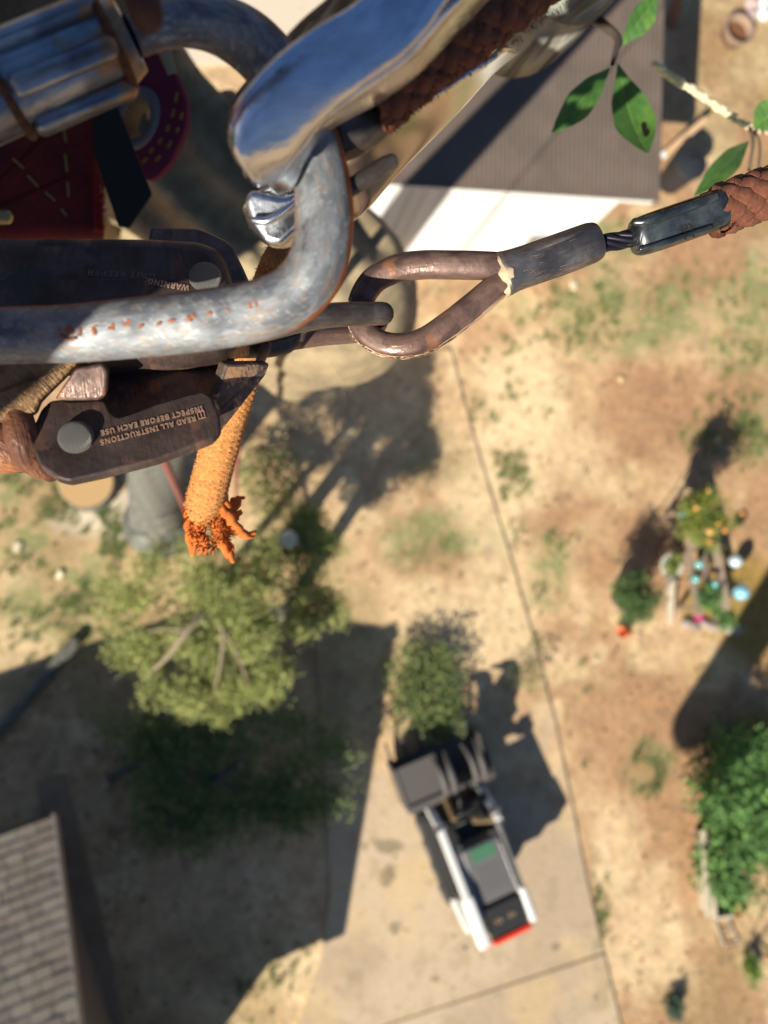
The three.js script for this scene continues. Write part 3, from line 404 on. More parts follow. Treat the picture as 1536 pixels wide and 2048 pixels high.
// ================= compact tracked loader =================
{
  const fwd = V3(-0.342, 0, -0.94), rear = G(1014, 1868, 0.97), base = rear.clone().addScaledVector(fwd, 0.98).setY(0.03);
  const t = thing('compact_loader', 'white and grey compact tracked loader with a black grapple on the driveway', 'loader', base); t.rotation.y = 20 * Math.PI / 180; t.scale.y = 0.92;
  const white = std(0xdad8d0, 0.35), grey = std(0x62605d, 0.5), dark = std(0x1c1c1c, 0.55), rubber = std(0x3b3a37, 0.9), red = std(0xd8341c, 0.4), steel = std(0x9a938a, 0.35, 0.8), brass = std(0xa58a62, 0.4, 0.5), black = std(0x121212, 0.5), worn = std(0x57524d, 0.65, 0.2);
  const ob = (n, g, m, p = t) => obj(n, g, m, p, false);
  // tracks
  for (const s of [-1, 1]) {
    const sh = new THREE.Shape(); sh.absarc(-0.55, 0.17, 0.17, Math.PI / 2, Math.PI * 1.5); sh.absarc(0.5, 0.17, 0.17, -Math.PI / 2, Math.PI / 2); const g = new THREE.ExtrudeGeometry(sh, { depth: 0.2, bevelEnabled: true, bevelSize: 0.01, bevelThickness: 0.01 }); g.translate(0, 0, -0.1); g.rotateY(-Math.PI / 2); g.translate(s * 0.42, 0.012, 0);
    const tr = ob('track', g, rubber);
    for (let i = 0; i < 15; i++) ob('tread', gBox(0.2, 0.018, 0.035, s * 0.42, 0.365, -0.56 + i * 0.077, 0.005), rubber, tr);
    for (let i = 0; i < 4; i++) { const w = new THREE.CylinderGeometry(0.1, 0.1, 0.03, 18); w.rotateZ(Math.PI / 2); w.translate(s * 0.54, 0.16, -0.5 + i * 0.33); ob('wheel', w, grey, tr); }
  }
  ob('chassis', gBox(0.62, 0.55, 1.35, 0, 0.45, 0.05, 0.03), dark);
  // hood and engine cover
  const hood = ob('hood', gBox(0.56, 0.36, 0.78, 0.06, 0.86, 0.12, 0.04), grey);
  ob('sticker', gBox(0.34, 0.004, 0.17, 0.06, 1.043, -0.15), std(0x3a6a4c, 0.7), hood);
  for (let i = 0; i < 5; i++) ob('louver', gBox(0.02, 0.012, 0.36, -0.08 + i * 0.07, 1.045, 0.2, 0.004), std(0x5c5a58, 0.5), hood);
  const rearp = ob('rear_panel', gBox(0.56, 0.40, 0.42, 0.06, 0.88, 0.74, 0.05), std(0x2c2b2a, 0.45));
  for (const x of [-0.05, 0.14]) { const g = new THREE.TorusGeometry(0.035, 0.008, 8, 20); g.rotateX(Math.PI / 2); g.translate(x, 1.085, 0.74); ob('cap', g, brass, rearp); }
  ob('bumper', gBox(0.58, 0.12, 0.08, 0.06, 1.02, 1.0, 0.03), red);
  ob('tail_cap', gBox(0.12, 0.1, 0.1, -0.31, 1.02, 0.98, 0.03), red);
  // lift arms
  const arm = (x, pts, w, h, n) => { const gs = []; for (let i = 0; i < pts.length - 1; i++) gs.push(beam(V3(x, pts[i][0], pts[i][1]), V3(x, pts[i + 1][0], pts[i + 1][1]), w, h, V3(0, 1, 0.01), 0.02)); return ob(n, gs, white); };
  const la = arm(-0.36, [[0.42, -0.86], [0.92, -0.62], [1.12, 0.3]], 0.1, 0.13, 'lift_arm');
  ob('rear_upright', [beam(V3(-0.36, 1.1, 0.25), V3(-0.34, 1.08, 0.97), 0.17, 0.16, V3(0, 1, 0), 0.04), beam(V3(-0.47, 0.62, 0.42), V3(-0.44, 0.78, 0.86), 0.08, 0.34, V3(0, 1, 0), 0.03)], white, la);
  const ra = arm(0.42, [[0.42, -0.86], [0.86, -0.56], [0.98, -0.42]], 0.1, 0.11, 'lift_arm');
  ob('rear_upright', beam(V3(0.40, 1.0, 0.48), V3(0.40, 1.05, 0.96), 0.11, 0.14, V3(0, 1, 0), 0.04), white, ra);
  ob('arm_middle', beam(V3(0.405, 0.93, -0.46), V3(0.40, 1.0, 0.5), 0.07, 0.1, V3(0, 1, 0.01), 0.02), std(0x6d6b68, 0.45), ra);
  ob('rail', [bar(V3(-0.25, 1.0, -0.22), V3(-0.25, 1.06, 0.62), 0.035, 0.035, 12), bar(V3(0.32, 1.02, -0.26), V3(0.33, 1.08, 0.5), 0.012, 0.012, 8)], std(0x8c8a88, 0.35, 0.4));
  for (const [x, z] of [[-0.36, -0.62], [0.42, -0.56], [-0.25, -0.3], [0.42, -0.42], [0.3, -0.28]]) { const g = new THREE.CylinderGeometry(0.045, 0.045, 0.14, 14); g.rotateZ(Math.PI / 2); g.translate(x, 0.94, z); ob('pivot', g, steel); }
  // hoses, cylinders
  ob('hydraulic_cylinder', bar(V3(-0.12, 0.55, -0.98), V3(-0.14, 0.95, -0.66), 0.035, 0.04, 12), brass);
  ob('hydraulic_cylinder', bar(V3(0.1, 0.98, -0.56), V3(0.36, 0.9, -0.44), 0.045, 0.05, 12), brass);
  const hose = (a, b, c) => tube([row(V3(...a), 0.022), row(V3(...b), 0.022), row(V3(...c), 0.022)], { n: 8, k: 6 });
  ob('hose', [hose([-0.2, 0.85, -0.55], [0.02, 1.02, -0.62], [0.3, 0.82, -0.62]), hose([-0.18, 0.82, -0.62], [0.04, 0.98, -0.72], [0.32, 0.75, -0.75]), hose([-0.05, 0.7, -0.5], [0.02, 0.95, -0.9], [0.1, 0.6, -1.1])], black);
  ob('cross_tube', [bar(V3(-0.36, 0.75, -0.70), V3(0.42, 0.75, -0.70), 0.06, 0.06, 14)], dark);
  // grapple on the front
  const gz = -0.95, gr = ob('grapple', [gBox(0.98, 0.5, 0.05, -0.02, 0.42, gz, 0.01), gBox(0.46, 0.03, 0.5, -0.29, 0.62, gz - 0.2, 0.01)], worn);
  gr.scale.set(1.28, 1.1, 1.25); gr.position.z = gz * -0.25; gr.position.x = 0.02;
  for (let i = 0; i < 6; i++) { const x = -0.48 + i * 0.184; ob('tine', tube([row(V3(x, 0.55, gz), 0.022), row(V3(x, 0.16, gz - 0.1), 0.025), row(V3(x, 0.12, gz - 0.4), 0.022), row(V3(x, 0.24, gz - 0.66), 0.014)], { n: 6, k: 4, e: 4 }), worn, gr); }
  ob('bucket', [gBox(0.96, 0.03, 0.42, -0.02, 0.16, gz - 0.22, 0.01), beam(V3(-0.02, 0.17, gz - 0.02), V3(-0.02, 0.62, gz + 0.06), 0.96, 0.03, V3(0, 0, 1))], worn, gr);
  for (const x of [-0.05, 0.30]) { const c = ob('claw', [-0.05, 0.05].map(o => tube([row(V3(x + o, 0.62, gz + 0.02), 0.03), row(V3(x + o, 0.86, gz - 0.08), 0.035), row(V3(x + o, 0.92, gz - 0.30), 0.032), row(V3(x + o * 1.5, 0.78, gz - 0.46), 0.016)], { n: 8, k: 4, e: 4 })), worn, gr); ob('crossbar', bar(V3(x - 0.07, 0.86, gz - 0.1), V3(x + 0.07, 0.86, gz - 0.1), 0.03), worn, c); ob('ram', bar(V3(x, 0.45, gz + 0.07), V3(x, 0.84, gz - 0.1), 0.04, 0.032, 10), steel, c); }
  for (const x of [-0.52, 0.48]) ob('side_plate', gBox(0.03, 0.5, 0.5, x, 0.4, gz - 0.2, 0.01), worn, gr);
}

// ================= flower bed =================
const pot = (r, h, y = 0) => new THREE.LatheGeometry([[0.0, y], [r * 0.7, y], [r * 0.95, y + h * 0.9], [r * 1.04, y + h * 0.9], [r * 1.04, y + h], [r * 0.9, y + h], [r * 0.86, y + h * 0.85], [0, y + h * 0.82]].map(p => new THREE.Vector2(...p)), 24);
function plant(name, label, cat, px, { h = 0.5, r = 0.25, n = 700, cols = LUSH, seed = 1, potc = null, potr = 0.16, poth = 0.25, len = 0.06, wid = 0.025, y0 = 0, bits = null, group = 'plants in the flower bed' } = {}) {
  const at = G(px[0], px[1], y0 + (potc ? poth * 0.8 : 0) + h * 0.75), t = thing(name, label, cat, at.clone().setY(0), group), R = rng(seed), lv = new Leaves(), c = at.clone().setY(y0), wood = [], top = y0 + (potc ? poth * 0.8 : 0);
  if (potc) { const g = pot(potr, poth, y0); g.translate(at.x, 0, at.z); obj('pot', g, std(potc, 0.7), t); }
  const m = Math.max(5, Math.round(r * 60)); for (let i = 0; i < m; i++) { const a = R() * 6.283, q = Math.sqrt(R()) * r * 0.85, e = V3(c.x + Math.cos(a) * q, top + h * (0.55 + 0.4 * R()), c.z + Math.sin(a) * q); wood.push(tube([row(V3(c.x + Math.cos(a) * q * 0.15, top - 0.01, c.z + Math.sin(a) * q * 0.15), 0.008), row(V3(c.x + Math.cos(a) * q * 0.6, top + h * 0.4, c.z + Math.sin(a) * q * 0.6), 0.006), row(e, 0.003)], { n: 5, k: 2 })); for (let s = 0; s < 3; s++) clump(lv, e.clone().add(V3((R() - 0.5) * 0.1, -s * h * 0.2, (R() - 0.5) * 0.1)), r * 0.3, h * 0.16, r * 0.3, Math.round(n / m / 3), R, cols, len, wid); }
  obj('stem', wood, std(0x5a6a34, 0.8), t); obj('leaves', lv.geo(), leafMat, t);
  if (bits) for (let i = 0; i < bits.n; i++) { const a = R() * 6.283, q = Math.sqrt(R()) * r, s = new THREE.SphereGeometry(bits.r * (0.7 + 0.6 * R()), 10, 8); s.scale(1, 0.6, 1); s.translate(c.x + Math.cos(a) * q, top + h * (0.8 + 0.35 * R()), c.z + Math.sin(a) * q); obj('flower', s, std(bits.c[i % bits.c.length], 0.7), t); }
  return t;
}
const YG = [0x7d8f2c, 0x8d9a35, 0x5f7a28, 0xa39a3c].map(lin);
plant('potted_shrub', 'yellow-green shrub with orange blooms on the wooden plant stand', 'shrub', [1418, 1036], { h: 0.6, r: 0.42, n: 2800, cols: YG, seed: 21, y0: 0.55, potc: 0x6a5238, bits: { n: 7, r: 0.04, c: [0xc98a3c, 0xd8a050] } });
plant('potted_shrub', 'round dark green shrub beside the small orange cup', 'shrub', [1288, 1198], { h: 0.7, r: 0.38, n: 2800, cols: [0x4f6d2a, 0x5e7a30, 0x3f5c26].map(lin), seed: 22, y0: 0.1, potc: 0x5d5348, potr: 0.2 });
plant('potted_plant', 'small lime-green plant in a pale bowl', 'plant', [1350, 1132], { h: 0.14, r: 0.12, n: 300, cols: YG, seed: 23, y0: 0.62, potc: 0xd6d2c4, potr: 0.17, poth: 0.13 });
plant('potted_plant', 'low green trailing plant among the blue glass balls', 'plant', [1420, 1195], { h: 0.12, r: 0.2, n: 420, cols: LUSH, seed: 24, y0: 0.5, potc: 0x6c7a68, potr: 0.12, poth: 0.1 });
plant('potted_plant', 'bright green plant next to the light blue globe', 'plant', [1452, 1232], { h: 0.16, r: 0.2, n: 420, cols: LUSH, seed: 25, y0: 0.2, potc: 0x7a6a55, potr: 0.13, poth: 0.15 });
{ // weathered stand that carries the pots
  const t = thing('plant_stand', 'weathered wooden plant stand of grey-brown planks in the flower bed', 'plant stand', G(1410, 1150)), m = [0x8c7966, 0x7c6a58, 0x97846f].map(c => std(c, 0.9)), a = G(1372, 1100, 0.5), dx = V3(0.985, 0, -0.17), dz = V3(0.17, 0, 0.985);
  const at = (x, z, y) => V3(a.x, y, a.z).addScaledVector(dx, x).addScaledVector(dz, z);
  for (let i = 0; i < 3; i++) obj('plank', beam(at(0.02 + i * 0.24, -0.05, 0.5), at(0.02 + i * 0.24, 1.0 - (i === 1 ? 0.2 : 0), 0.5), 0.13, 0.03, V3(0, 1, 0), 0.004), m[i], t);
  for (const [x, z] of [[0, 0], [0.5, 0], [0, 0.9], [0.5, 0.9]]) obj('leg', beam(at(x, z, 0), at(x, z, 0.483), 0.06, 0.06, V3(1, 0, 0), 0.004), m[0], t);
  for (const z of [0.02, 0.88]) obj('rail', beam(at(-0.06, z, 0.45), at(0.58, z, 0.45), 0.04, 0.06, V3(0, 1, 0)), m[1], t);
  obj('shelf', beam(at(0.24, -0.62, 0.54), at(0.24, -0.02, 0.54), 0.42, 0.03, V3(0, 1, 0), 0.004), m[2], t);
  for (const x of [0.06, 0.42]) obj('leg', beam(at(x, -0.55, 0), at(x, -0.55, 0.523), 0.05, 0.05, V3(1, 0, 0), 0.004), m[0], t);
}
const glass = (c) => new THREE.MeshPhysicalMaterial({ color: c, roughness: 0.12, clearcoat: 1, metalness: 0.15 });
function globe(label, u, v, h, r, c) { const p = G(u, v, h), t = thing('garden_globe', label, 'garden globe', p.clone().setY(0), 'blue glass balls in the flower bed'); const g = new THREE.SphereGeometry(r, 24, 16); g.translate(p.x, h, p.z); obj('ball', g, glass(c), t); obj('stake', bar(V3(p.x, 0, p.z), V3(p.x, h - r * 0.9, p.z), 0.012, 0.012, 8), std(0x555148, 0.6, 0.4), t); }
globe('large light blue glass ball at the edge of the flower bed', 1482, 1184, 0.55, 0.125, 0x8cc6d6);
globe('white and blue glass ball above the stand planks', 1471, 1122, 0.6, 0.1, 0xc6d8de);
globe('small teal glass ball beside the orange-flowered shrub', 1368, 1032, 0.85, 0.07, 0x5fa8a4);
globe('small teal glass ball between the stand planks', 1398, 1128, 0.66, 0.07, 0x7db6b0);
globe('small aqua glass ball behind the trailing plant', 1391, 1158, 0.66, 0.06, 0x77c0bd);
globe('small blue-green glass ball on the middle plank', 1430, 1168, 0.66, 0.055, 0x6fb2ac);
{ const p = G(1398, 1232, 0.3), t = thing('flower', 'single magenta flower below the plant stand', 'flower', p.clone().setY(0)); for (let i = 0; i < 8; i++) { const a = i / 8 * 6.283, g = new THREE.SphereGeometry(0.05, 10, 8); g.scale(1, 0.35, 0.6); g.rotateY(-a); g.translate(p.x + Math.cos(a) * 0.055, 0.3, p.z + Math.sin(a) * 0.055); obj('petal', g, std(0xa81f5a, 0.7), t); } obj('stem', bar(V3(p.x, 0, p.z), V3(p.x, 0.29, p.z), 0.008), std(0x4c6a30, 0.8), t); const g = new THREE.SphereGeometry(0.03, 10, 8); g.translate(p.x, 0.31, p.z); obj('centre', g, std(0xc07088, 0.8), t); }
{ const p = G(1252, 1262), t = thing('cup', 'small orange cup lying by the dark green shrub', 'cup', p.clone()), g = new THREE.LatheGeometry([[0, 0], [0.07, 0], [0.09, 0.16], [0.085, 0.16], [0.066, 0.01], [0, 0.01]].map(q => new THREE.Vector2(...q)), 20); g.rotateZ(1.2); g.translate(p.x, 0.09, p.z); obj('body', g, std(0xd9774a, 0.6), t); }
{ const t = thing('fence_post', 'tapered pale grey post between the shrub and the plant stand', 'post', G(1338, 1245)); obj('shaft', beam(G(1338, 1245, 0), G(1341, 1160, 0.75), 0.13, 0.1, V3(1, 0, 0), 0.01), std(0xa89a86, 0.9), t); obj('cap', beam(G(1341, 1160, 0.75), G(1341.5, 1157, 0.78), 0.16, 0.13, V3(1, 0, 0), 0.01), std(0xb5a893, 0.9), t); }
{ const R = rng(61); for (let i = 0; i < 7; i++) { const u = 1372 + i * 17, v = 1243 + i * 2 + R() * 8, p = G(u, v), g = new THREE.DodecahedronGeometry(0.075 + 0.02 * R(), 1); const q = g.attributes.position; for (let k = 0; k < q.count; k++) { const f = 0.85 + 0.3 * noise3(q.getX(k) * 14 + i * 5, q.getY(k) * 14, q.getZ(k) * 14); q.setXYZ(k, q.getX(k) * f * 1.2, q.getY(k) * f * 0.6, q.getZ(k) * f); } g.computeVertexNormals(); const s = obj('edging_stone', g, std([0x9b8d80, 0x8a7c70, 0xa9988c][i % 3], 0.95)); s.position.set(p.x, 0.03, p.z); mark(s, ['first', 'second', 'third', 'fourth', 'fifth', 'sixth', 'last'][i] + ' rough edging stone in the row, counted from the grey post', 'stone', 'edging stones of the flower bed'); } }
// big bush by the white border
plant('leafy_bush', 'wide lush green bush overhanging the white border board', 'bush', [1535, 1590], { h: 1.0, r: 0.98, n: 5200, cols: LUSH, seed: 41, len: 0.12, wid: 0.05, group: 'bushes by the border board' });
plant('leafy_bush', 'lush green bush closing in behind the lime yellow pot', 'bush', [1495, 1735], { h: 0.8, r: 0.66, n: 2900, cols: LUSH, seed: 42, len: 0.11, wid: 0.046, group: 'bushes by the border board' });
plant('leafy_bush', 'small yellow-green clump below the red ornament', 'plant', [1505, 1945], { h: 0.3, r: 0.2, n: 500, cols: [0x7d9a2c, 0x5f8a28].map(lin), seed: 43 });
plant('weed', 'blue-green weed growing alone in the bare soil', 'weed', [1352, 2020], { h: 0.25, r: 0.16, n: 320, cols: [0x3a5a48, 0x486a50].map(lin), seed: 44, len: 0.08 });
{ const t = thing('border_board', 'white wooden border board along the lush bush', 'border board', G(1412, 1760)); const m = std(0xb8ad94, 0.75); obj('board', beam(G(1408, 1668, 0.22), G(1416, 1826, 0.22), 0.05, 0.4, V3(0, 1, 0), 0.008), m, t); obj('end_board', beam(G(1416, 1826, 0.22), G(1452, 1820, 0.22), 0.05, 0.4, V3(0, 1, 0), 0.008), m, t); obj('cap', beam(G(1406, 1660, 0.44), G(1417, 1834, 0.44), 0.09, 0.03, V3(0, 1, 0), 0.006), m, t); }
{ const p = G(1434, 1790), t = thing('flower_pot', 'lime yellow flower pot inside the white border', 'pot', p.clone()), g = pot(0.15, 0.3); g.translate(p.x, 0, p.z); obj('body', g, std(0xb9c22a, 0.5), t); const s = new THREE.CylinderGeometry(0.12, 0.12, 0.02, 20); s.translate(p.x, 0.27, p.z); obj('soil', s, std(0x3d3024, 0.95), t); }
{ const p = G(1476, 1804), t = thing('flower_pot', 'clay flower pot tipped over at the end of the border', 'pot', p.clone()), g = pot(0.12, 0.22); g.rotateZ(1.1); g.translate(p.x, 0.11, p.z); obj('body', g, std(0xb5764e, 0.85), t); }
{ const t = thing('wire_trellis', 'thin wire trellis lying on the soil past the border', 'trellis', G(1450, 1870)), m = std(0x9d958a, 0.5, 0.5), Q = (u, v) => G(u, v, 0.05); for (const [a, b] of [[[1428, 1838], [1450, 1896]], [[1452, 1832], [1478, 1888]], [[1428, 1838], [1452, 1832]], [[1450, 1896], [1478, 1888]], [[1438, 1866], [1464, 1860]]]) obj('bar', bar(Q(...a), Q(...b), 0.012, 0.012, 6), m, t); }
{ const p = G(1500, 1870), t = thing('garden_spinner', 'red and pink garden spinner on a stake', 'ornament', p.clone()); obj('stake', bar(V3(p.x, 0, p.z), V3(p.x, 0.62, p.z), 0.012), std(0x444038, 0.6, 0.4), t); for (let i = 0; i < 6; i++) { const a = i / 6 * 6.283, g = new THREE.SphereGeometry(0.1, 12, 8); g.scale(1, 0.18, 0.5); g.rotateX(0.5); g.translate(0.1, 0, 0); g.rotateY(a); g.translate(p.x, 0.62, p.z); obj('blade', g, std(i === 4 || i === 5 ? 0xe08a9a : 0xb02030, 0.55), t); } const h = new THREE.SphereGeometry(0.035, 12, 8); h.translate(p.x, 0.64, p.z); obj('hub', h, std(0xd8a0a8, 0.5), t); }
{ const p = G(1462, 76), t = thing('planter', 'round tan planter with dark soil standing in the far yard', 'planter', p.clone()), g = new THREE.LatheGeometry([[0, 0], [0.2, 0], [0.27, 0.22], [0.27, 0.25], [0.22, 0.25], [0.2, 0.12], [0, 0.1]].map(q => new THREE.Vector2(...q)), 30); g.translate(p.x, 0, p.z); obj('body', g, std(0x8c7460, 0.85), t); const s = new THREE.CylinderGeometry(0.2, 0.2, 0.02, 24); s.translate(p.x, 0.12, p.z); obj('soil', s, std(0x6d472c, 0.95), t); }
{ const t = thing('post', 'reddish wooden post standing in the shed shadow', 'post', G(1352, 30)); obj('shaft', beam(G(1345, 45, 0), G(1362, -40, 0.9), 0.16, 0.12, V3(1, 0, 0), 0.01), std(0x9c6a50, 0.85), t); obj('cap', beam(G(1362, -40, 0.9), G(1363, -44, 0.94), 0.2, 0.16, V3(1, 0, 0), 0.01), std(0x8a5f4a, 0.85), t); }
{ const R = rng(88); for (let i = 0; i < 5; i++) { const p = G(1500 + (i % 3) * 24, 4 + Math.floor(i / 3) * 26 + R() * 8), g = new THREE.DodecahedronGeometry(0.11 + 0.03 * R(), 1), q = g.attributes.position; for (let k = 0; k < q.count; k++) { const f = 0.8 + 0.4 * noise3(q.getX(k) * 9 + i * 5, q.getY(k) * 9, q.getZ(k) * 9); q.setXYZ(k, q.getX(k) * f, q.getY(k) * f * 0.6, q.getZ(k) * f); } g.computeVertexNormals(); const s = obj('stone', g, std([0xb09a94, 0xd5d3d2, 0xa98878][i % 3], 0.9)); s.position.set(p.x, 0.05, p.z); mark(s, ['pinkish stone of the heap, facing the planter', 'whitish stone in the middle of the heap past the planter', 'brownish stone of the heap farthest from the shed', 'pinkish stone at the foot of the heap past the planter', 'whitish stone at the foot of the heap past the planter'][i], 'stone', 'stones past the planter'); } }
{ const t = thing('plank', 'weathered plank propped at the shed corner', 'plank', G(1340, 300)); obj('board', beam(G(1332, 306, 0.12), G(1412, 238, 0.35), 0.1, 0.05, V3(0, 1, 0), 0.008), std(0xb59470, 0.9), t); obj('end_cap', beam(G(1324, 313, 0.1), G(1331, 307, 0.12), 0.11, 0.06, V3(0, 1, 0), 0.006), std(0xc9c6c0, 0.6), t); }
{ const t = thing('trash_can', 'dark round bin standing against the shed corner', 'bin', G(1338, 365)), c = G(1338, 365), g = new THREE.LatheGeometry([[0, 0], [0.2, 0], [0.24, 0.6], [0.26, 0.6], [0.26, 0.64], [0, 0.68]].map(q => new THREE.Vector2(...q)), 26); g.translate(c.x, 0, c.z); obj('body', g, std(0x24262a, 0.6), t); obj('handle', beam(V3(c.x - 0.08, 0.70, c.z), V3(c.x + 0.08, 0.70, c.z), 0.03, 0.03), std(0x2b2d31, 0.6), t); }
// fresh wood chips, one by one where they show
{ const R = rng(19), gs = [0, 1, 2].map(k => { const g = new THREE.BoxGeometry(0.11, 0.025, 0.06, 2, 1, 2), p = g.attributes.position; for (let i = 0; i < p.count; i++) p.setXYZ(i, p.getX(i) * (0.8 + 0.4 * hash2(i, k)), p.getY(i), p.getZ(i) * (0.7 + 0.6 * hash2(i + 9, k))); g.computeVertexNormals(); return g; }), m = [0xe2d3ad, 0xd9c48f].map(c => std(c, 0.85));
  const where = [[1145, 572, 1.3], [1362, 342, 1.7], [1092, 470, 1], [35, 1095, 1.2], [195, 1050, 1.3], [1008, 1170, 0.8], [960, 1370, 0.9], [620, 905, 0.8], [690, 870, 0.8], [705, 960, 0.9], [570, 850, 0.8], [330, 1085, 1], [120, 1150, 1], [1190, 1320, 0.8], [1240, 760, 0.9], [890, 1020, 0.7]];
  const spotNames = ['by the lanyard cable, on olive grass', 'beside the dark bin at the shed corner', 'below the shed vent', 'alone in the grass beyond the log round', 'on the dust at the trunk foot', 'beside the driveway edge, mid yard', 'between the loader and the driveway edge', 'in the mottled shade past the young tree', 'at the tip of the young tree shadow', 'between the young tree shadow and the slab', 'on bare soil beyond the orange rope', 'under the frayed rope end', 'above the long pale log', 'between the driveway edge and the plant stand', 'on red soil beyond the driveway edge', 'among weeds on the dirt-covered slab'];
  for (const [wi, [u, v, s]] of where.entries()) { const p = G(u, v), o = obj('wood_chip', gs[Math.floor(R() * 3)], m[Math.floor(R() * 2)]); o.position.set(p.x, 0.03, p.z); o.rotation.set((R() - 0.5) * 0.4, R() * 6.28, (R() - 0.5) * 0.4); o.scale.setScalar(s); mark(o, 'pale wood chip ' + spotNames[wi], 'wood chip', 'fresh wood chips in the yard'); } }
// weeds and dry litter
{
  const R = rng(123), g = new THREE.BufferGeometry(), v = []; for (let i = 0; i < 7; i++) { const a = i * 0.9 + 0.3, l = 0.05 + 0.02 * (i % 3), dx = Math.cos(a), dz = Math.sin(a); v.push(-dz * 0.006, 0, dx * 0.006, dz * 0.006, 0, -dx * 0.006, dx * l, 0.05 + 0.01 * (i % 2), dz * l); } g.setAttribute('position', new THREE.Float32BufferAttribute(v, 3)); g.computeVertexNormals();
  const spots = [[1230, 620, 190, 80, 420], [90, 1000, 170, 110, 620], [140, 1200, 150, 80, 420], [870, 1075, 120, 60, 520], [1490, 860, 100, 60, 380], [1090, 1130, 45, 80, 160], [1030, 960, 40, 60, 110], [1290, 1530, 40, 50, 170], [830, 1120, 60, 60, 160], [200, 1080, 90, 50, 320], [1000, 800, 90, 140, 120], [560, 1970, 90, 60, 160], [1200, 480, 70, 40, 120], [1530, 660, 80, 130, 220], [860, 870, 90, 110, 130], [1150, 1420, 30, 60, 90], [1200, 1880, 14, 120, 120], [1060, 1330, 30, 60, 120], [1000, 1080, 14, 160, 130]];
  const list = []; for (const [u, w, ru, rv, n] of spots) for (let i = 0; i < n; i++) { const a = R() * 6.283, q = Math.min(1.9, Math.sqrt(-2 * Math.log(R() + 1e-6)) * 0.62), x = u + Math.cos(a) * q * ru, y = w + Math.sin(a) * q * rv, p = G(x, y); if (fbm(p.x * 2.6 + 5, p.z * 2.6, 3) > 0.5) list.push(p); }
  const im = new THREE.InstancedMesh(g, std(0xffffff, 0.9), list.length), M = new THREE.Matrix4(), Q = new THREE.Quaternion(), c = new THREE.Color();
  list.forEach((p, i) => { const s = 0.5 + 0.9 * R(); im.setMatrixAt(i, M.compose(p.setY(0.002), Q.setFromAxisAngle(V3(0, 1, 0), R() * 6.28), V3(s, s * (0.6 + 0.8 * R()), s))); const k = R(); c.set(k < 0.4 ? 0x566b34 : k < 0.75 ? 0x6d7a40 : 0x8a8350); im.setColorAt(i, c); });
  im.name = 'weeds'; im.castShadow = im.receiveShadow = true; stuff(mark(im, 'thin low weeds and grass scattered over the bare yard', 'grass')); scene.add(im);
  const R2 = rng(321), lg = new THREE.BufferGeometry(); lg.setAttribute('position', new THREE.Float32BufferAttribute([-0.035, 0, 0, 0, 0.006, 0.014, 0.035, 0.012, 0, -0.035, 0, 0, 0.035, 0.012, 0, 0, 0.006, -0.014], 3)); lg.computeVertexNormals();
  const N = 2600, il = new THREE.InstancedMesh(lg, std(0xffffff, 0.9), N); for (let i = 0; i < N; i++) { let u = R2() * 1700 - 80, w = R2() * 2150 - 60; if (u > 590 && u < 1240 && w > 1480 && R2() < 0.85) u = u < 900 ? u - 620 : u + 330; const p = G(u, w); const s = 0.5 + R2(); il.setMatrixAt(i, M.compose(V3(p.x, 0.004 + 0.034 * (u > 560 && u < 1260 ? 1 : 0), p.z), Q.setFromEuler(new THREE.Euler((R2() - 0.5) * 0.5, R2() * 6.28, (R2() - 0.5) * 0.5)), V3(s, s, s))); const k = R2(); c.set(k < 0.35 ? 0x6a5334 : k < 0.6 ? 0x8a6c42 : k < 0.85 ? 0xb59766 : 0x4f5a2e); il.setColorAt(i, c); }
  il.name = 'leaf_litter'; il.castShadow = il.receiveShadow = true; stuff(mark(il, 'dry fallen leaves and bark crumbs strewn over the ground', 'litter')); scene.add(il);
}

// ================= climbing gear close to the lens =================
const font = await new FontLoader().loadAsync('fonts/droid/droid_sans_bold.typeface.json');
function metalTex(base, dark, rust, amount, seed, rep = 22, streak = 6) { return tex(512, 512, (i, j, x, y) => { const n = fbm(x * 8 + seed, y * 8, 5), f = fbm(x * 60, y * 60 * 0.4 + seed, 3), s = fbm(x * 90 + seed, y * streak, 3); let k = mixc(base, dark, smooth(0.35, 0.7, n) * 0.8); k = mixc(k, rust, smooth(0.5 + 0.2 * (1 - amount), 0.72, fbm(x * 5 + seed * 3, y * 5 + 2, 5) + 0.18 * (f - 0.5)) * amount); const g = 0.82 + 0.36 * (0.5 * f + 0.5 * s); return [k[0] * g, k[1] * g, k[2] * g]; }, true, [rep, rep]); }
function roughMap(lo, hi, seed, rep = 22) { return tex(256, 256, (i, j, x, y) => { const n = lerp(lo, hi, smooth(0.3, 0.7, fbm(x * 7 + seed, y * 7, 5))); return [n, n, n]; }, false, [rep, rep]); }
const scuff = tex(512, 512, (i, j, x, y) => 0.5 + 0.5 * (fbm(x * 40, y * 40, 4) - 0.5) + 0.25 * (fbm(x * 120, y * 10, 3) - 0.5), false, [22, 22]);
const metal = (m, r, mt = 0.9, ex = {}) => new THREE.MeshStandardMaterial({ color: 0xffffff, map: m, roughnessMap: r, roughness: 1, metalness: mt, side: THREE.DoubleSide, bumpMap: scuff, bumpScale: 0.0002, ...ex });
const brownSteel = metal(metalTex(hex(0x6f564b), hex(0x4a3833), hex(0x94603f), 0.6, 3), roughMap(0.34, 0.6, 1), 0.35);
const darkSteel = metal(metalTex(hex(0x554c46), hex(0x3a322e), hex(0x7c5240), 0.5, 7), roughMap(0.28, 0.55, 2), 0.45);
const plateSteel = metal(metalTex(hex(0x4a3b34), hex(0x342824), hex(0x76503e), 0.5, 11), roughMap(0.48, 0.75, 3), 0.2);
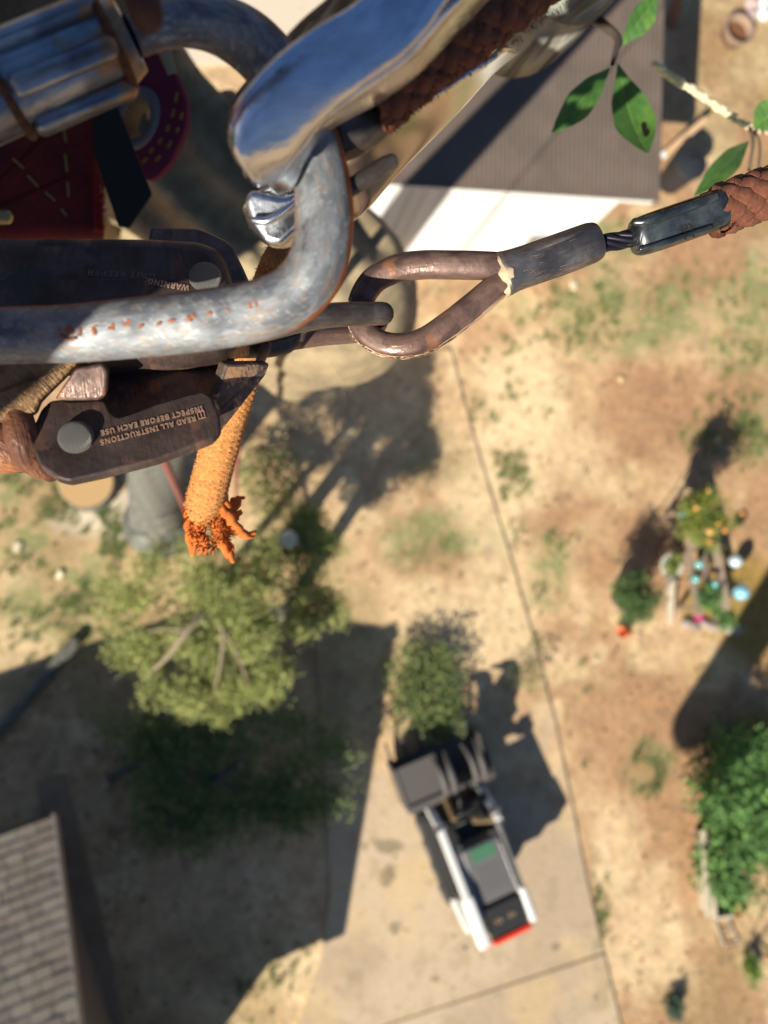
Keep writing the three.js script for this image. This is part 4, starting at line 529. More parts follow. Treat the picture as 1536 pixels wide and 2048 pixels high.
const rustSteel = metal(metalTex(hex(0x7d5138), hex(0x553324), hex(0xa06a42), 0.9, 13), roughMap(0.5, 0.8, 4), 0.25, { bumpScale: 0.0007 });
const dirtySteel = metal(metalTex(hex(0x94744f), hex(0x654a34), hex(0xbd9060), 0.8, 17), roughMap(0.6, 0.9, 5), 0.15, { bumpScale: 0.0009 });
const brightSteel = new THREE.MeshStandardMaterial({ color: 0xdadce0, map: metalTex([0.95, 0.96, 0.98], [0.74, 0.75, 0.77], [0.8, 0.7, 0.6], 0.15, 23, 14), roughnessMap: roughMap(0.16, 0.32, 6, 14), roughness: 1, metalness: 1, side: THREE.DoubleSide, bumpMap: scuff, bumpScale: 0.00012 });
const rivetMat = metal(metalTex(hex(0x8d8b84), hex(0x6c6a64), hex(0x8a7868), 0.3, 29), roughMap(0.42, 0.62, 8), 0.6, { bumpScale: 0.0004 });

// --- carabiner ---
{
  const path = [[-180, 676, 0.172, 56], [-60, 674, 0.171, 56], [60, 670, 0.170, 56], [150, 667, 0.169, 57], [260, 657, 0.168, 59], [365, 646, 0.167, 60], [460, 633, 0.166, 60], [530, 617, 0.165, 60], [590, 588, 0.165, 60], [630, 540, 0.164, 60], [646, 480, 0.164, 59], [648, 410, 0.164, 59], [640, 340, 0.164, 56], [625, 280, 0.164, 54], [603, 225, 0.164, 54], [575, 172, 0.163, 56], [540, 125, 0.161, 58], [495, 82, 0.158, 58], [440, 52, 0.154, 54], [380, 42, 0.151, 48], [320, 50, 0.149, 44], [265, 70, 0.148, 42]];
  const c = thing('carabiner', 'big scuffed grey steel carabiner with rusty bend hooked through the shackle', 'carabiner', P(300, 650, 0.2));
  const body = tex(256, 1024, (i, j, x, y) => {                     // x: round the bar, y: 0.36 m along it
    const n = fbm(x * 9, y * 40, 5), f = fbm(x * 50, y * 160, 3), s = fbm(x * 14 + y * 60, y * 90 - x * 8, 3); let k = mixc(hex(0x85888a), hex(0x64676b), smooth(0.35, 0.7, n)); k = mixc(k, hex(0x9b9c9a), smooth(0.5, 0.64, s) * 0.5);
    const v = y * 0.36, e = 0.09 * (fbm(x * 12 + 4, y * 60, 4) - 0.5), band = smooth(0.055, 0.02, Math.abs(x - 0.45 + e) - 0.012) * smooth(0.075, 0.088, v + e * 0.2) * smooth(0.155, 0.13, v); k = mixc(k, hex(0xa2592c), band);
    k = mixc(k, hex(0x8a5a48), smooth(0.07, 0.0, Math.min(Math.abs(x - 0.03), Math.abs(x - 1.03)) + 0.05 * (n - 0.5)) * 0.75);
    k = mixc(k, hex(0xa06a3e), smooth(0.06, 0.0, Math.abs(x - 0.55) + 0.2 * (n - 0.45)) * 0.7);
    k = mixc(k, hex(0xa4582a), smooth(0.165, 0.19, v) * smooth(0.42, 0.6, n + 0.15 * Math.cos((x - 0.45) * 6.283)) * 0.9);
    k = mixc(k, hex(0xa9805f), smooth(0.62, 0.74, fbm(x * 34 + 7, y * 150, 3)) * 0.3); k = mixc(k, hex(0xc2c3c0), smooth(0.78, 0.9, noise2(x * 26 + y * 120, y * 900 - x * 60)) * 0.45);
    const g = 0.85 + 0.3 * f; return [k[0] * g, k[1] * g, k[2] * g];
  }, true, [1, 1 / 0.36]);
  const cb = scuff.clone(); cb.repeat.set(3, 25); cb.needsUpdate = true;
  const rm = tex(128, 256, (i, j, x, y) => lerp(0.55, 0.78, fbm(x * 9, y * 40, 4)), false, [1, 1 / 0.36]);
  obj('bar', loft(pxSecs(path, 6, 2.25), 36, { angular: true }), new THREE.MeshStandardMaterial({ map: body, roughnessMap: rm, roughness: 1, metalness: 0.55, bumpMap: cb, bumpScale: 0.00016, side: THREE.DoubleSide }), c);
  const rustDot = std(0x9c6446, 0.9, 0.1), R = rng(4);
  const dot = (u, v, ru, rv, z, tilt = 0) => { const g = new THREE.IcosahedronGeometry(1, 2); g.scale(ru * z / F, rv * z / F, 0.00025); g.rotateZ(tilt); g.applyMatrix4(new THREE.Matrix4().makeBasis(toWorld(1, 0, 0), toWorld(0, -1, 0), toWorld(0, 0, -1)).setPosition(P(u, v, z))); return g; };
  const onBar = (u, v) => { let i = 0; while (i < 9 && path[i + 1][0] < u) i++; const q = (u - path[i][0]) / (path[i + 1][0] - path[i][0]), c0 = lerp(path[i][1], path[i + 1][1], q), z = lerp(path[i][2], path[i + 1][2], q), r = lerp(path[i][3], path[i + 1][3], q); return z - r * z / F * Math.pow(Math.max(0, 1 - Math.pow(Math.abs((v - c0) / r), 2.25)), 1 / 2.25) * 0.995 - 0.0003; };
  const mk = obj('stamped_mark', dot(140, 660, 12, 10, onBar(140, 660)), rustDot, c);
  for (let k = 0; k < 22; k++) { const a = k / 22 * 6.283, u = 140 + 21 * Math.cos(a), v = 660 + 19 * Math.sin(a); if (k % 7 !== 3) obj('mark_dot', dot(u, v, 4, 3.4, onBar(u, v)), rustDot, mk); }
  for (const [u, v, a, b, t] of [[188, 662, 5, 9, 0.2], [192, 652, 6, 3, 0.2], [222, 657, 8, 4, 0], [226, 650, 4, 6, 0], [252, 648, 9, 4, 0.4], [258, 642, 4, 7, 0.4], [282, 652, 8, 4, 0.7], [318, 647, 7, 4, 0.7], [344, 641, 9, 4, 0.2], [378, 637, 5, 8, 0.5], [386, 632, 6, 5, 0.5], [420, 627, 6, 4, 0.2], [456, 620, 5, 4, 0], [500, 610, 4, 9, 0.3], [512, 606, 4, 9, 0.3]]) obj('stamped_mark', dot(u, v, a, b, onBar(u, v), t), rustDot, c);
  // threaded locking sleeve on the gate
  const ax = pxSecs([[262, 72, 0.147, 78], [236, 84, 0.147, 92], [220, 92, 0.147, 92], [60, 160, 0.145, 96], [-60, 212, 0.143, 98], [-200, 270, 0.141, 98]], 1, 2);
  const sleeveMat = metal(metalTex(hex(0x9a9ea3), hex(0x6c6f76), hex(0xb06a30), 0.55, 41, 16), roughMap(0.28, 0.5, 9, 16), 0.85);
  const sl = obj('locking_sleeve', loft(ax.map(s => ({ ...s, a: s.a.clone().multiplyScalar(0.84), b: s.b.clone().multiplyScalar(0.84) })), 40), sleeveMat, c);
  const A = P(214, 94, 0.147), B = P(40, 168, 0.145), T = B.clone().sub(A).normalize(), S = ax[2].a.clone().normalize(), U = ax[2].b.clone().normalize(), Rr = ax[2].a.length();
  for (let k = 0; k < 6; k++) { const th = k / 6 * 6.283 + 0.5, rad = S.clone().multiplyScalar(Math.cos(th)).addScaledVector(U, Math.sin(th)), a0 = A.clone().addScaledVector(rad, Rr * 0.9), b0 = B.clone().addScaledVector(rad, Rr * 0.9); obj('grip_rib', loft(rounded([{ c: a0, t: 0 }, { c: b0 }].map(s => ({ c: s.c, a: new THREE.Vector3().crossVectors(T, rad).normalize().multiplyScalar(0.0021), b: rad.clone().multiplyScalar(0.0021), e: 3.2 })), 0.8, 0.8), 14), sleeveMat, sl); }
  for (const [p, q] of [[216, 238], [-10, 22]]) { const o = p === 216 ? P(226, 89, 0.147) : P(14, 180, 0.1445); const g = new THREE.TorusGeometry(Rr * 0.94, 0.0009, 10, 40); g.applyQuaternion(new THREE.Quaternion().setFromUnitVectors(V3(0, 0, 1), T)); g.translate(o.x, o.y, o.z); obj('collar', g, rustSteel, sl); }
  obj('gate_pin', loft(rounded(pxSecs([[268, -40, 0.118, 34], [286, 4, 0.12, 36], [292, 30, 0.122, 34]], 3), 0, 1), 18), std(0x3b201c, 0.6, 0.3), c);
}

// --- stainless shackle pulley with two cheeks ---
{
  const t = thing('pulley', 'polished stainless pulley with curved cheeks mirroring blue sky', 'pulley', P(650, 200, 0.15));
  const pair = (o, i, zo, zi, th, e = 2.3) => { const a = P(o[0], o[1], zo), b = P(i[0], i[1], zi), c = a.clone().lerp(b, 0.5), h = b.clone().sub(a).multiplyScalar(0.5); return { c, h, th, e }; };
  const build = (rows, k) => { const r = resample(rows, k).map(q => pair([q[0], q[1]], [q[2], q[3]], q[4], q[5], q[6])); return r.map((s, i) => { const tg = r[Math.min(i + 1, r.length - 1)].c.clone().sub(r[Math.max(i - 1, 0)].c).normalize(), n = new THREE.Vector3().crossVectors(tg, s.h).normalize(); if (n.dot(s.c.clone().sub(CAM)) > 0) n.negate(); return { c: s.c, a: s.h, b: n.multiplyScalar(s.th * 0.8), e: 3.6 }; }); };
  obj('near_cheek', loft(rounded(build([[770, -70, 960, -70, 0.129, 0.132, 0.0028], [717, 0, 889, 12, 0.1295, 0.1325, 0.003], [642, 46, 850, 66, 0.130, 0.1335, 0.0032], [590, 82, 800, 118, 0.1305, 0.1345, 0.0034], [532, 130, 738, 163, 0.131, 0.1355, 0.0036], [482, 185, 684, 200, 0.132, 0.137, 0.0038], [455, 240, 634, 246, 0.134, 0.139, 0.0038], [462, 300, 592, 296, 0.1375, 0.142, 0.0036], [490, 348, 560, 334, 0.142, 0.146, 0.003]], 6), 0, 1.2), 40), brightSteel, t);
  // inner rim that turns under
  obj('rim', loft(rounded(build([[935, -20, 985, -20, 0.131, 0.146, 0.0014], [872, 40, 912, 62, 0.134, 0.150, 0.0014], [812, 108, 845, 135, 0.138, 0.153, 0.0014], [742, 160, 765, 196, 0.141, 0.156, 0.0014], [690, 196, 705, 228, 0.144, 0.157, 0.0014], [640, 240, 650, 262, 0.146, 0.157, 0.0012], [596, 296, 606, 318, 0.149, 0.157, 0.0012], [560, 336, 584, 372, 0.150, 0.158, 0.0012], [536, 366, 560, 386, 0.152, 0.160, 0.001]], 6), 0, 1), 24), brightSteel, t);
  // far cheek, seen almost edge on
  const far = obj('far_cheek', loft(rounded(build([[1005, 96, 1036, 104, 0.1745, 0.207, 0.0011], [950, 132, 986, 146, 0.1735, 0.207, 0.0011], [856, 186, 914, 225, 0.1725, 0.206, 0.0011], [775, 236, 848, 292, 0.172, 0.205, 0.0011], [715, 278, 792, 350, 0.171, 0.203, 0.0011], [650, 330, 722, 428, 0.168, 0.200, 0.0012], [585, 362, 655, 468, 0.170, 0.197, 0.0012], [530, 378, 592, 490, 0.172, 0.194, 0.0012], [500, 392, 545, 494, 0.174, 0.190, 0.0012], [487, 408, 506, 462, 0.176, 0.186, 0.0011]], 5), 1, 1), 24), new THREE.MeshStandardMaterial({ color: 0xc8c6c2, roughness: 0.14, metalness: 1, side: THREE.DoubleSide, roughnessMap: null }), t);
  const block = planeOf([[505, 400, 0.171], [600, 400, 0.171], [540, 480, 0.1735]]);
  obj('tab', plate([[486, 398], [500, 378], [560, 392], [612, 376], [626, 420], [612, 448], [562, 494], [530, 488], [500, 446]], block, 0.004, { bevel: 0.0016, r: 12, seg: 5 }), brightSteel, far); obj('tab_ridge', loft(rounded(pxSecs([[508, 440, 0.1705, 7], [540, 440, 0.170, 9], [600, 400, 0.170, 8]], 4), 1, 1), 14), brightSteel, far);
  obj('axle', loft(rounded(pxSecs([[786, 322, 0.166, 15], [765, 334, 0.1655, 18], [722, 362, 0.165, 18], [690, 384, 0.165, 16]], 3), 0.6, 0.6), 20), darkSteel, t);
  obj('plate_edge', loft(rounded(pxSecs([[992, 112, 0.1725, 5], [950, 136, 0.1715, 8], [860, 192, 0.170, 10], [785, 240, 0.169, 11], [730, 276, 0.168, 11]], 4), 1, 1), 16), brightSteel, far);
  const dk = obj('sheave', loft(rounded(pxSecs([[790, 190, 0.168, 30], [745, 235, 0.168, 44], [700, 270, 0.168, 44], [665, 300, 0.168, 30]], 3), 0.6, 0.6), 20), darkSteel, t);
}

// --- braided ropes ---
function braid(rows, { N = 8, pitch = 6, sr = 0.42, amp = 0.16, k = 6, step = 0.25, flat = 0.6 } = {}) {    // rows of world centre + radius; pitch in radii
  const curve = new THREE.CatmullRomCurve3(rows.map(r => V3(r[0], r[1], r[2]))), R0 = rows[0][3], len = curve.getLength(), M = Math.max(12, Math.round(len / (R0 * step))), fr = curve.computeFrenetFrames(M, false), P0 = curve.getSpacedPoints(M), out = [];
  const rad = q => { const f = q * (rows.length - 1), i = Math.min(Math.floor(f), rows.length - 2); return lerp(rows[i][3], rows[i + 1][3], f - i); };
  for (const dir of [1, -1]) for (let s = 0; s < N; s++) {
    const pts = []; for (let i = 0; i <= M; i++) { const R = rad(i / M), d = i / M * len / R0, w = 2 * Math.PI / pitch, th = s / N * 6.2832 + dir * w * d, off = dir * amp * Math.cos(N * w * d), n = fr.normals[i].clone().multiplyScalar(Math.cos(th)).addScaledVector(fr.binormals[i], Math.sin(th)); pts.push({ p: P0[i].clone().addScaledVector(n, R * (0.80 + off)), n, R }); }
    const secs = pts.map((q, i) => { const tg = pts[Math.min(i + 1, M)].p.clone().sub(pts[Math.max(i - 1, 0)].p).normalize(), a = new THREE.Vector3().crossVectors(tg, q.n).normalize(); return { c: q.p, a: a.multiplyScalar(q.R * sr), b: q.n.clone().multiplyScalar(q.R * sr * flat), e: 2 }; });
    out.push(loft(secs, 8, { caps: false }));
  }
  return mergeGeometries(out);
}
function fuzz(rows, n, len, wid, seed, spread = 1) { const R = rng(seed), curve = new THREE.CatmullRomCurve3(rows.map(r => V3(r[0], r[1], r[2]))), p = [], nn = [], uv = []; for (let i = 0; i < n; i++) { const q = R(), c = curve.getPoint(q), t = curve.getTangent(q), f = q * (rows.length - 1), k = Math.min(Math.floor(f), rows.length - 2), rad = lerp(rows[k][3], rows[k + 1][3], f - k), o = unit(R); o.addScaledVector(t, -o.dot(t)).normalize(); const a = c.clone().addScaledVector(o, rad * 0.9), d = o.clone().addScaledVector(unit(R), spread).normalize(), l = len * (0.4 + 0.9 * R()), s = new THREE.Vector3().crossVectors(d, unit(R)).normalize().multiplyScalar(wid), m = a.clone().addScaledVector(d, l * 0.6), e = m.clone().addScaledVector(d.clone().addScaledVector(unit(R), 0.6).normalize(), l * 0.5); for (const v of [a.clone().add(s), a.clone().sub(s), m, a.clone().sub(s), e, m]) { p.push(v.x, v.y, v.z); nn.push(o.x, o.y, o.z); uv.push(0, 0); } } const g = new THREE.BufferGeometry(); g.setAttribute('position', new THREE.Float32BufferAttribute(p, 3)); g.setAttribute('normal', new THREE.Float32BufferAttribute(nn, 3)); g.setAttribute('uv', new THREE.Float32BufferAttribute(uv, 2)); return g; }
const pr = (u, v, z, r) => row(P(u, v, z), r * z / F);
const fibre = tex(128, 128, (i, j, x, y) => { const n = fbm(x * 40, y * 5, 3, 0), m = fbm(x * 6, y * 6, 3, 0); const q = 0.7 + 0.35 * n + 0.25 * (m - 0.5); return [q, q * 0.97, q * 0.95]; }, true, [120, 120]);
const brownRope = std(0x74452f, 0.95, 0, { map: fibre }), orangeRope = std(0xd3924f, 0.95, 0, { map: fibre, bumpMap: scuff, bumpScale: 0.0005 }), brownFuzz = std(0x8a5a42, 0.95), orangeFuzz = std(0xe8b070, 0.95);
{
  const t = thing('lanyard', 'wire-core flip line with crimped sleeves and brown braided cover', 'lanyard', P(1100, 510, 0.24));
  // near end through the pulley, running up round the limb
  const r1 = [pr(744, 214, 0.163, 62), pr(795, 162, 0.162, 70), pr(872, 98, 0.162, 76), pr(980, 14, 0.164, 86), pr(1095, -80, 0.172, 92), pr(1230, -200, 0.19, 94), pr(1420, -330, 0.25, 80)];
  obj('cover', braid(r1, { N: 7, pitch: 7.5, sr: 0.34, amp: 0.10, step: 0.28 }), brownRope, t); obj('cover', tube(r1.map(q => [q[0], q[1], q[2], q[3] * 0.74]), { n: 14, k: 4 }), brownRope, t); stuff(obj('fuzz', fuzz(r1, 4200, 0.0013, 0.00005, 71, 1.1), brownFuzz, t));
  // far end: braid, sleeve, bare cable, sleeve, thimble
  const r2 = [pr(1432, 424, 0.232, 46), pr(1480, 405, 0.232, 48), pr(1540, 384, 0.232, 48), pr(1620, 352, 0.232, 48), pr(1760, 290, 0.24, 48), pr(1900, 120, 0.27, 44), pr(1800, -160, 0.36, 34), pr(1560, -420, 0.40, 30)];
  obj('cover', braid(r2, { N: 6, pitch: 5.2, sr: 0.40, amp: 0.14, step: 0.22 }), brownRope, t); obj('cover', tube(r2.map(q => [q[0], q[1], q[2], q[3] * 0.76]), { n: 14, k: 4 }), brownRope, t); stuff(obj('fuzz', fuzz(r2.slice(0, 5), 3600, 0.0013, 0.00005, 72, 1.1), brownFuzz, t));
  const sleeveTex = metalTex(hex(0x6f746e), hex(0x3c4047), hex(0x8a7a5c), 0.4, 51, 18, 30), sm = metal(sleeveTex, roughMap(0.16, 0.4, 11, 18), 0.85), sm2 = metal(metalTex(hex(0x77726e), hex(0x4a4646), hex(0x8c7060), 0.5, 55, 18, 20), roughMap(0.24, 0.45, 12, 18), 0.75);
  const ridge = (secs) => { const g = loft(secs, 48); return g; };
  const wob = (s, i) => s;
  const s2 = obj('crimp_sleeve', loft(pxSecs([[1268, 478, 0.2305, 30], [1274, 476, 0.2305, 35], [1290, 470, 0.2305, 38], [1340, 453, 0.2305, 39], [1400, 432, 0.2305, 38.5], [1432, 421, 0.2305, 38], [1441, 418, 0.2305, 37]], 3, 2.7), 40), sm, t);
  obj('seam', [loft(rounded(pxSecs([[1270, 444, 0.2252, 8], [1300, 441, 0.2240, 9], [1360, 420, 0.2240, 9], [1430, 396, 0.2245, 8]], 4, 2), 1, 1), 12), loft(rounded(pxSecs([[1282, 498, 0.2262, 5], [1340, 482, 0.2252, 6], [1420, 455, 0.2255, 5]], 4, 2), 1, 1), 12)], sm, s2);
  const mouth = obj('mouth', loft(pxSecs([[1264, 479, 0.2300, 24], [1276, 475, 0.2300, 26]], 1, 2), 24), sm, s2);
  const pl = planeOf([[1340, 453, 0.2245], [1420, 425, 0.2245], [1345, 470, 0.2252]]);
  const tg = new TextGeometry('29', { font, size: 0.0034, depth: 0.00012, curveSegments: 4 }); tg.center(); tg.rotateZ(1.9); { const o = pl.hit(1374, 462); tg.applyMatrix4(new THREE.Matrix4().makeBasis(toWorld(1, 0, 0), toWorld(0, -1, 0), toWorld(0, 0, -1)).setPosition(o.addScaledVector(pl.n, 0.0002))); } obj('lettering', tg, std(0x1b1b1c, 0.7, 0.2), s2);
  const cab = [pr(1176, 489, 0.232, 18), pr(1230, 483, 0.232, 19), pr(1300, 468, 0.231, 20)];
  obj('cable', (() => { const c = new THREE.CatmullRomCurve3(cab.map(q => V3(q[0], q[1], q[2]))), M = 60, fr = c.computeFrenetFrames(M, false), Q = c.getSpacedPoints(M), R0 = cab[0][3], gs = []; for (let s = 0; s < 7; s++) { const secs = []; for (let i = 0; i <= M; i++) { const th = s / 7 * 6.283 + i / M * 3.4, n = fr.normals[i].clone().multiplyScalar(Math.cos(th)).addScaledVector(fr.binormals[i], Math.sin(th)); secs.push({ c: Q[i].clone().addScaledVector(n, R0 * 0.66), a: n.clone().multiplyScalar(R0 * 0.36), b: new THREE.Vector3().crossVectors(fr.tangents[i], n).multiplyScalar(R0 * 0.36), e: 2 }); } gs.push(loft(secs, 8, { caps: false })); } return mergeGeometries(gs); })(), std(0x23202a, 0.45, 0.6), t);
  const s1 = obj('crimp_sleeve', loft(pxSecs([[1003, 550, 0.2335, 43], [1008, 548, 0.2335, 44.5], [1016, 545, 0.2335, 43], [1030, 540, 0.2335, 41.5], [1060, 530, 0.2335, 41], [1120, 509, 0.233, 41], [1176, 488, 0.2325, 40], [1184, 485, 0.2325, 38]], 3, 2.6), 40), sm2, t);
  obj('seam', [loft(rounded(pxSecs([[1016, 520, 0.2292, 9], [1060, 504, 0.2285, 10], [1120, 483, 0.2280, 10], [1176, 463, 0.2280, 9]], 4, 2), 1, 1), 12)], sm2, s1);
  { const c = P(1005, 549, 0.2335), T = P(1060, 530, 0.2335).sub(c).normalize(), g = new THREE.TorusGeometry(42 * 0.2335 / F, 0.0008, 8, 72), q = g.attributes.position; for (let i = 0; i < q.count; i++) { const a = Math.atan2(q.getY(i), q.getX(i)), f = 0.25 + 1.5 * noise2(a * 3 + 20, 4) ** 1.5, r = Math.hypot(q.getX(i), q.getY(i)), r0 = 42 * 0.2335 / F, rr = r0 + (r - r0) * f * 0.8, j = 1 + 0.05 * (noise2(a * 11 + 50, i * 0.3) - 0.5); q.setXYZ(i, Math.cos(a) * rr * j, Math.sin(a) * rr * j, q.getZ(i) * f * 2.2 + 0.0012 * (noise2(a * 5 + 9, 7) - 0.6)); } g.computeVertexNormals(); g.applyQuaternion(new THREE.Quaternion().setFromUnitVectors(V3(0, 0, 1), T)); g.translate(c.x, c.y, c.z); obj('torn_tape', g, std(0xb9a283, 0.9), s1); }
  { const R = rng(27), gs = [], A = P(1012, 547, 0.2335), B = P(1180, 486, 0.2325), ax = B.clone().sub(A), sd = pxSecs([[1012, 547, 0.2335, 41], [1180, 486, 0.2325, 41]], 1)[0], cp = (x) => Math.sign(x) * Math.pow(Math.abs(x), 2 / 2.6) * 1.004; for (let i = 0; i < 34; i++) { const q = 0.03 + 0.85 * R(), th = Math.PI * (0.35 + 0.75 * R()), o = (q, t) => A.clone().addScaledVector(ax, q).addScaledVector(sd.a, cp(Math.cos(t))).addScaledVector(sd.b, cp(Math.sin(t))); gs.push(bar(o(q, th), o(q + 0.03 + 0.10 * R(), th + 0.06 * (R() - 0.5)), 0.00006 + 0.00006 * R(), 0.00003, 5)); } obj('scratches', gs, std(0x8f7a6c, 0.6, 0.5), s1); }
  // thimble eye
  const th = pxSecs([[1022, 530, 0.2335, 24], [995, 532, 0.2335, 27], [950, 531, 0.2335, 28], [900, 530, 0.234, 28], [845, 530, 0.235, 28], [795, 537, 0.236, 28], [752, 557, 0.237, 27], [726, 592, 0.238, 26], [718, 632, 0.238, 25], [730, 664, 0.2375, 25], [762, 686, 0.237, 25], [802, 692, 0.236, 26], [848, 682, 0.2355, 27], [896, 652, 0.235, 28], [940, 618, 0.2345, 28], [985, 580, 0.234, 27], [1020, 552, 0.2335, 24]], 6, 2.5);
  const eye = obj('thimble', loft(th, 28), brownSteel, t);
  // worn ridge along the outside, with scratched flats
  const R = rng(6), scr = []; for (let i = 0; i < 110; i++) { const q = 0.46 + 0.46 * R(), s = th[Math.floor(q * (th.length - 1))], s2 = th[Math.min(Math.floor(q * (th.length - 1)) + 2 + Math.floor(R() * 5), th.length - 1)], a = Math.PI + 0.1 + 0.75 * (R() - 0.15), cp = (x) => Math.sign(x) * Math.pow(Math.abs(x), 0.8) * 1.003, on = (k) => k.c.clone().addScaledVector(k.a, cp(Math.cos(a))).addScaledVector(k.b, -cp(Math.sin(a))); scr.push(bar(on(s), on(s2), 0.00014, 0.00005, 5)); }
  obj('scratches', scr, std(0xc2a382, 0.6, 0.5), eye);
}

// --- locking snap with its gates ---
{
  const t = thing('snap_hook', 'rusty brown double-locking snap hook with stamped instructions clipped to the lanyard eye', 'snap hook', P(250, 760, 0.22));
  // nose through the thimble
  const nose = obj('hook_nose', loft(rounded(pxSecs([[430, 664, 0.214, 38], [520, 652, 0.216, 33], [600, 638, 0.219, 27], [680, 629, 0.222, 24], [765, 627, 0.225, 23]], 5, 2.2), 0, 1), 26), darkSteel, t);
  obj('hook_return', loft(rounded(pxSecs([[762, 640, 0.238, 16], [750, 655, 0.247, 18], [715, 668, 0.251, 17], [640, 674, 0.248, 18], [560, 684, 0.243, 20]], 5, 2.2), 1, 0), 22), brownSteel, nose);
  const p1 = planeOf([[480, 690, 0.222], [620, 660, 0.226], [500, 722, 0.226]]);
  obj('collar', plate([[440, 668], [560, 652], [622, 648, 6], [612, 690, 14], [582, 714, 16], [540, 722, 10], [440, 724]], p1, 0.006, { bevel: 0.0026, r: 8, seg: 5 }), darkSteel, t);
  obj('collar_band', loft(rounded(pxSecs([[520, 664, 0.2205, 10], [533, 690, 0.2195, 10], [520, 722, 0.223, 9]], 4), 1, 1), 14), brownSteel, t);
  const p2 = planeOf([[290, 700, 0.214], [480, 690, 0.219], [300, 745, 0.222]]);
  const mid = obj('middle_plate', plate([[285, 640], [500, 630], [500, 715, 8], [440, 728, 4], [385, 738, 4], [288, 742, 6]], p2, 0.008, { bevel: 0.001, r: 6 }), dirtySteel, t);
  obj('crease', loft(rounded(pxSecs([[388, 690, 0.2142, 3], [394, 712, 0.2150, 4], [396, 736, 0.219, 3]], 3), 1, 1), 10), dirtySteel, mid);
  // upper body plate
  const p3 = planeOf([[0, 560, 0.196], [440, 560, 0.206], [0, 640, 0.193]]);
  const up = obj('upper_plate', plate([[-160, 462], [300, 466], [395, 472], [438, 486, 22], [456, 520, 22], [470, 570], [505, 612], [440, 690], [-160, 720]], p3, 0.016, { bevel: 0.0042, r: 12, seg: 6 }), plateSteel, t);
  const p3b = planeOf([[0, 560, 0.2075], [440, 560, 0.2175], [0, 640, 0.2045]]);
  obj('back_plate', plate([[300, 452], [400, 455], [462, 484, 18], [490, 540, 18], [515, 600], [420, 660], [280, 620]], p3b, 0.006, { bevel: 0.001, r: 10 }), brownSteel, t);
  const rivet = (u, v, r, pl, lift) => { const a = pl.hit(u, v), z = PX(a.x, a.y, a.z)[2], R = r * z / F, g = new THREE.LatheGeometry([[0, 0.0016], [0.55, 0.0015], [0.82, 0.0012], [0.96, 0.0005], [1, 0], [1, -0.001]].map(q => new THREE.Vector2(q[0] * R, q[1])), 36); g.applyQuaternion(new THREE.Quaternion().setFromUnitVectors(V3(0, 1, 0), pl.n)); const o = a.addScaledVector(pl.n, lift); g.translate(o.x, o.y, o.z); return g; };
  obj('rivet', rivet(411, 556, 32, p3, 0.0008), rivetMat, up);
  const letter = (s, u0, v0, u1, v1, pl, sizePx, name, m, par, lift = 0.00008) => {   // reads from (u0, v0) to (u1, v1)
    const a = pl.hit(u0, v0), b = pl.hit(u1, v1), ex = b.clone().sub(a), len = ex.length(), z = PX(a.x, a.y, a.z)[2], size = sizePx * z / F, g = new TextGeometry(s, { font, size, depth: 0.00016, curveSegments: 3 }); g.computeBoundingBox(); const w = g.boundingBox.max.x; g.scale(len / w, 1, 1); ex.normalize(); const ey = new THREE.Vector3().crossVectors(pl.n, ex); g.applyMatrix4(new THREE.Matrix4().makeBasis(ex, ey, pl.n).setPosition(a.addScaledVector(pl.n, lift))); return obj(name, g, m, par); };
  const ink = std(0xb08c74, 0.6, 0.3);
  letter('WARNING:', 380, 572, 292, 556, p3, 13, 'lettering', ink, up);
  letter('GATE KEEPER', 312, 548, 175, 540, p3, 13, 'lettering', std(0x6a5a50, 0.6, 0.3), up);
  // lower gate plate with the rivet and the two stamped lines
  const p4 = planeOf([[90, 900, 0.188], [430, 830, 0.197], [100, 810, 0.193]]);
  const low = obj('gate_plate', plate([[122, 797], [136, 801], [201, 799], [213, 803], [220, 822], [236, 834], [262, 826], [313, 806], [406, 781], [424, 793], [440, 832], [441, 858], [424, 878], [313, 919], [204, 947], [138, 961], [114, 955], [80, 932], [62, 892], [66, 852], [82, 817], [100, 800]], p4, 0.0035, { bevel: 0.0008, r: 7, seg: 4 }), plateSteel, t);
  obj('rivet', rivet(153, 876, 35, p4, 0.0008), rivetMat, low);
  letter('READ ALL INSTRUCTIONS', 391, 832, 200, 881, p4, 11.5, 'lettering', ink, low);
  letter('INSPECT BEFORE EACH USE', 405, 812, 201, 862, p4, 11.5, 'lettering', ink, low);
  { const a = (u, v) => { const o = p4.hit(u, v).addScaledVector(p4.n, 0.0001); return o; }, e = (p, q) => bar(a(...p), a(...q), 0.00012, 0.00012, 5); obj('lettering', [e([408, 822], [395, 825]), e([395, 825], [398, 838]), e([398, 838], [411, 835]), e([411, 835], [408, 822]), e([401, 823], [405, 836])], ink, low); }
  const p4b = planeOf([[90, 900, 0.199], [430, 830, 0.208], [100, 810, 0.204]]);
  obj('inner_plate', plate([[205, 720], [470, 715], [455, 770], [410, 800], [250, 845], [120, 800]], p4b, 0.004, { bevel: 0.0006, r: 5 }), brownSteel, t);
  const p5 = planeOf([[110, 795, 0.192], [210, 795, 0.194], [150, 740, 0.190]]);
  obj('hinge_plate', plate([[108, 800], [150, 738], [205, 726], [216, 745], [212, 792], [200, 802], [136, 803]], p5, 0.004, { bevel: 0.0008, r: 8 }), brownSteel, t);
  const p6 = planeOf([[0, 830, 0.186], [110, 740, 0.19], [0, 740, 0.186]]);
  obj('crusted_plate', plate([[-160, 715], [165, 716], [120, 760], [80, 800], [72, 822], [40, 838], [-160, 850]], p6, 0.006, { bevel: 0.0012, r: 8 }), dirtySteel, t);
